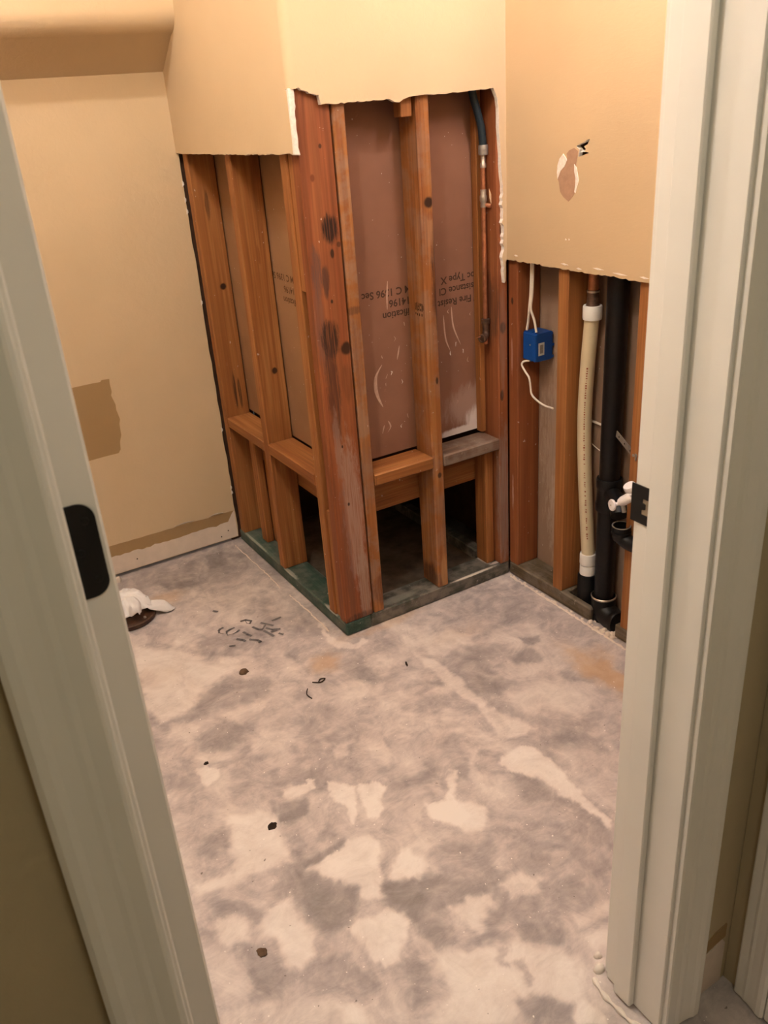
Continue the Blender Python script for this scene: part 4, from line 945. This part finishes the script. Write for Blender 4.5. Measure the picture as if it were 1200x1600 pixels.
# ------------------------------------------------------------------ blue box and cables
jb = thing('junction_box', (0.68, -0.08, 0.76), 'blue plastic electrical box with small label on red stud', 'electrical box')
BX0, BX1, BY0, BY1, BZ0, BZ1 = 0.660, 0.722, -0.1065, -0.0475, 0.757, 0.842
def rr(x0, x1, z0, z1, r, n=4):
    return arc((x1 - r, z1 - r), r, 0, math.pi / 2, n) + arc((x0 + r, z1 - r), r, math.pi / 2, math.pi, n) + arc((x0 + r, z0 + r), r, math.pi, 1.5 * math.pi, n) + arc((x1 - r, z0 + r), r, 1.5 * math.pi, 2 * math.pi, n)
body = MB().prism(rr(BX0, BX1, BZ0, BZ1, .006), YW, BY1, BY0, mf=0, ms=0).build('body', BLUE, jb, bevel=0.0012)
bx('front_plate', BLUE, jb, BX0 - 0.0025, BX0, BY0 + .002, BY1 - .002, BZ0 + .002, BZ1 - .004, .0008)
for z in (BZ0 - .003, BZ1 - .001):
    for y in (BY0 + .010, BY0 + .024): bx('clamp_tab', BLUE, jb, BX0 + .004, BX0 + .012, y, y + .008, z, z + .004, .0005)
for z in (0.775, 0.825):
    bx('nail_ear', BLUE, jb, BX0 + .02, BX0 + .036, -0.0475, -0.0435, z - .006, z + .006, .0005)
sk = bx('label_sticker', STICK, jb, 0.668, 0.690, BY0 - .0006, BY0, 0.775, 0.813, 0.0)
pb = MB()
for j in range(7): pb.box(0.6735 + j * .0018, 0.6746 + j * .0018, BY0 - .0009, BY0 - .0006, 0.781, 0.807)
pb.build('label_print', INKG, sk)
for (x, z) in ((0.712, 0.835), (0.717, 0.80), (0.716, 0.765)): bx('side_clip', BLUE, jb, x + .004, x + .010, BY0 - .002, BY0, z - .004, z + .004, .0005)
MB().lathe((BX0 - .0025, -0.081, 0.806), [(0.0001, .0012), (.0022, .001), (.0026, 0)], 8, (-1, 0, 0)).build('screw_head', GALV, jb)

def flat_cable(name, pts, w, t, label):
    o = MB().tube(smooth_path(pts, 7), w, 10).build(name, CABLE, None, smooth=True)
    return tag(o, label, 'cable', 'white cables in the right wall')
flat_cable('electrical_cable', [(0.662, -0.079, 1.30), (0.662, -0.0795, 1.05), (0.661, -0.078, 0.96), (0.660, -0.0735, 0.913), (0.6635, -0.066, 0.88), (0.664, -0.0585, 0.846)], .0036, 0, 'white cable dropping to the left entry of the blue box')
flat_cable('electrical_cable', [(0.662, -0.0865, 1.30), (0.662, -0.087, 1.05), (0.661, -0.0855, 0.96), (0.660, -0.081, 0.914), (0.6635, -0.092, 0.88), (0.664, -0.101, 0.846)], .0036, 0, 'white cable dropping to the right entry of the blue box')
flat_cable('electrical_cable', [(0.665, -0.072, 0.755), (0.656, -0.055, 0.751), (0.652, -0.050, 0.740), (0.654, -0.063, 0.722), (0.656, -0.079, 0.705), (0.657, -0.084, 0.68), (0.657, -0.090, 0.656), (0.655, -0.115, 0.644), (0.655, -0.15, 0.636), (0.656, -0.188, 0.636)], .0030, 0, 'loose white cable end curling out under the blue box')
flat_cable('electrical_cable', [(0.722, -0.20, 0.612), (0.722, -0.26, 0.607), (0.722, -0.31, 0.605), (0.724, -0.36, 0.60)], .0036, 0, 'short white cable crossing behind the cream riser')
flat_cable('electrical_cable', [(0.724, -0.258, 0.55), (0.724, -0.29, 0.532), (0.724, -0.32, 0.522)], .0016, 0, 'thin pale wire low behind the cream riser')

# ------------------------------------------------------------------ toilet flange and rag
fl = thing('toilet_flange', (-0.53, 0.545, 0), 'rusty brown toilet flange ring on floor by left wall', 'flange')
FX, FY = -0.530, 0.545
MB().lathe((FX, FY, 0.0), [(0.088, 0.0), (0.092, .004), (0.092, .014), (0.088, .018), (0.072, .020), (0.066, .022), (0.062, .034), (0.056, .036), (0.052, .030), (0.050, .003), (0.0001, .003)], 40).build('ring', FLANGE, fl, smooth=True)
MB().lathe((FX, FY, 0.0), [(0.093, .0142), (0.0935, .0165), (0.0915, .018), (0.089, .0182)], 40).build('rim', TARN, fl, smooth=True)
for a in (30, 210, 300):
    MB().lathe((FX + .078 * math.cos(math.radians(a)), FY + .078 * math.sin(math.radians(a)), .018), [(0.0001, .006), (.004, .006), (.005, 0)], 8).build('bolt', BRASS, fl)
def rag_mesh():
    nu, nv = 110, 44; mb = MB()
    rs = np.random.RandomState(4); ph = rs.rand(14) * 6.28
    tail_a = math.radians(-18)
    gz = lambda x, y, k: float(lattice(np.array([x * k + 31.3]), np.array([y * k + 17.7]), 8)[0]) - 0.5
    for j in range(nv + 1):
        t = j / nv
        for i in range(nu):
            a = 2 * math.pi * i / nu
            da = (a - tail_a + math.pi) % (2 * math.pi) - math.pi
            tail = math.exp(-(da / 0.26) ** 2)
            rim = 1.0 + 0.07 * math.sin(3 * a + ph[0]) + 0.06 * math.sin(7 * a + ph[1]) + 0.03 * math.sin(15 * a + ph[2])
            R = 0.066 * rim * math.sin(min(t, 1) * math.pi / 2) ** 0.85
            z = 0.038 + 0.052 * math.cos(t * math.pi / 2) ** 0.7
            fold = 0.006 * math.sin(6 * a + 6 * t + ph[3]) + 0.004 * math.sin(11 * a - 7 * t + ph[4]) + 0.0025 * math.sin(23 * a + 4 * t + ph[5])
            z += fold * t ** 1.3 * (1 - 0.3 * t)
            R += fold * 0.5 * t
            if tail > 0.03 and t > 0.55:
                q = (t - .55) / .45
                R += tail * q * 0.085
                z -= tail * q * 0.050 * (0.4 + 0.6 * q)
            x, y = R * math.cos(a), R * math.sin(a)
            z += 0.010 * gz(x, y, 38) + 0.006 * gz(x, y, 85)
            if R > .075: z = max(0.0245 if R < .097 else 0.0045, min(z, 0.035 + 0.1 * max(0, .11 - R)))
            else: z = max(z, 0.0395)
            mb.v.append((FX + x, FY + y, z))
    for j in range(nv):
        for i in range(nu):
            a, b = j * nu + i, j * nu + (i + 1) % nu
            mb.face((a, b, b + nu, a + nu))
    return mb
o = rag_mesh().build('rag', RAG, None, smooth=True)
sd = o.modifiers.new('thickness', 'SOLIDIFY'); sd.thickness = 0.0016; sd.offset = 1
tag(o, 'crumpled white rag stuffed in the toilet flange', 'rag')

# ------------------------------------------------------------------ small debris on the floor
def lump(name, m, x, y, rx, ry, h, seed, label, cat, rot=0.0):
    rs = np.random.RandomState(seed); mb = MB(); nu, nv = 14, 6
    w = rs.rand(nu) * .45 + .75
    for j in range(nv + 1):
        t = j / nv
        for i in range(nu):
            a = 2 * math.pi * i / nu
            k = math.cos(t * math.pi / 2) * (w[i] * (1 - t) + t)
            px_, py_ = rx * k * math.cos(a), ry * k * math.sin(a)
            mb.v.append((x + px_ * math.cos(rot) - py_ * math.sin(rot), y + px_ * math.sin(rot) + py_ * math.cos(rot), h * math.sin(t * math.pi / 2)))
    for j in range(nv):
        for i in range(nu):
            a, b = j * nu + i, j * nu + (i + 1) % nu
            mb.face((a, b, b + nu, a + nu))
    mb.face(list(range(nu))[::-1])
    return tag(mb.build(name, m, None, smooth=True), label, cat, 'debris scattered on the floor')
b = BITS
lump('debris_clod', DEBRIS, *b[0], .015, .013, .012, 1, 'round brown clod on the floor in front of the grey writing', 'debris')
lump('debris_chip', CHIP, *b[1], .014, .011, .003, 2, 'dark ragged chip on pale plaster near lower left', 'debris', .5)
lump('debris_chip', DEBRIS, *b[2], .011, .012, .003, 3, 'round dull brown spot of debris nearest the door', 'debris')
lump('wood_splinter', CHIP, *b[3], .013, .003, .003, 4, 'thin dark splinter lying right of the corner post', 'debris', 1.2)
lump('debris_chip', CHIP, *b[4], .007, .006, .003, 5, 'tiny dark chip above the small white plaster patch at left', 'debris', .3)
lump('plaster_lump', BARE, b[6][0], b[6][1] - .02, .014, .012, .02, 7, 'plaster lump at the foot of the left wall by the door edge', 'debris')
lump('plaster_chunk', PLASTER, *b[7], .012, .010, .014, 8, 'larger white plaster chunk at the foot of the right jamb', 'debris')
lump('plaster_chunk', PLASTER, b[7][0] + .018, b[7][1] + .022, .009, .007, .009, 9, 'smaller white plaster chunk touching the right jamb', 'debris')
def twig(pts, r, label):
    o = MB().tube(smooth_path([(p[0], p[1], r + .0008) for p in pts], 5), r, 6).build('curled_scrap', CHIP, None, smooth=True)
    return tag(o, label, 'debris', 'debris scattered on the floor')
x, y = b[5]
twig([(x - .02, y + .01), (x, y - .004), (x + .018, y + .004), (x + .006, y + .010), (x - .004, y + .001)], .0018, 'dark curled scrap below the corner post')
twig([(x - .055, y - .055), (x - .058, y - .03), (x - .045, y - .008)], .0014, 'thin dark arc-shaped hair of debris left of the curled scrap')
x, y = b[12]
# plaster ridge scraped along the foot of the right jamb
mb = MB(); P = smooth_path([(p[0] - .012, p[1], 0.003) for p in BASELINE] + [(-0.16, -1.42, 0.003)], 4)
mb.tube([(p.x, p.y, p.z) for p in P], [0.004 + 0.002 * math.sin(i * 1.7) for i in range(len(P))], 7)
tag(mb.build('plaster_ridge', PLASTER, None, smooth=True), 'thin white plaster ridge along the foot of the right jamb', 'debris')
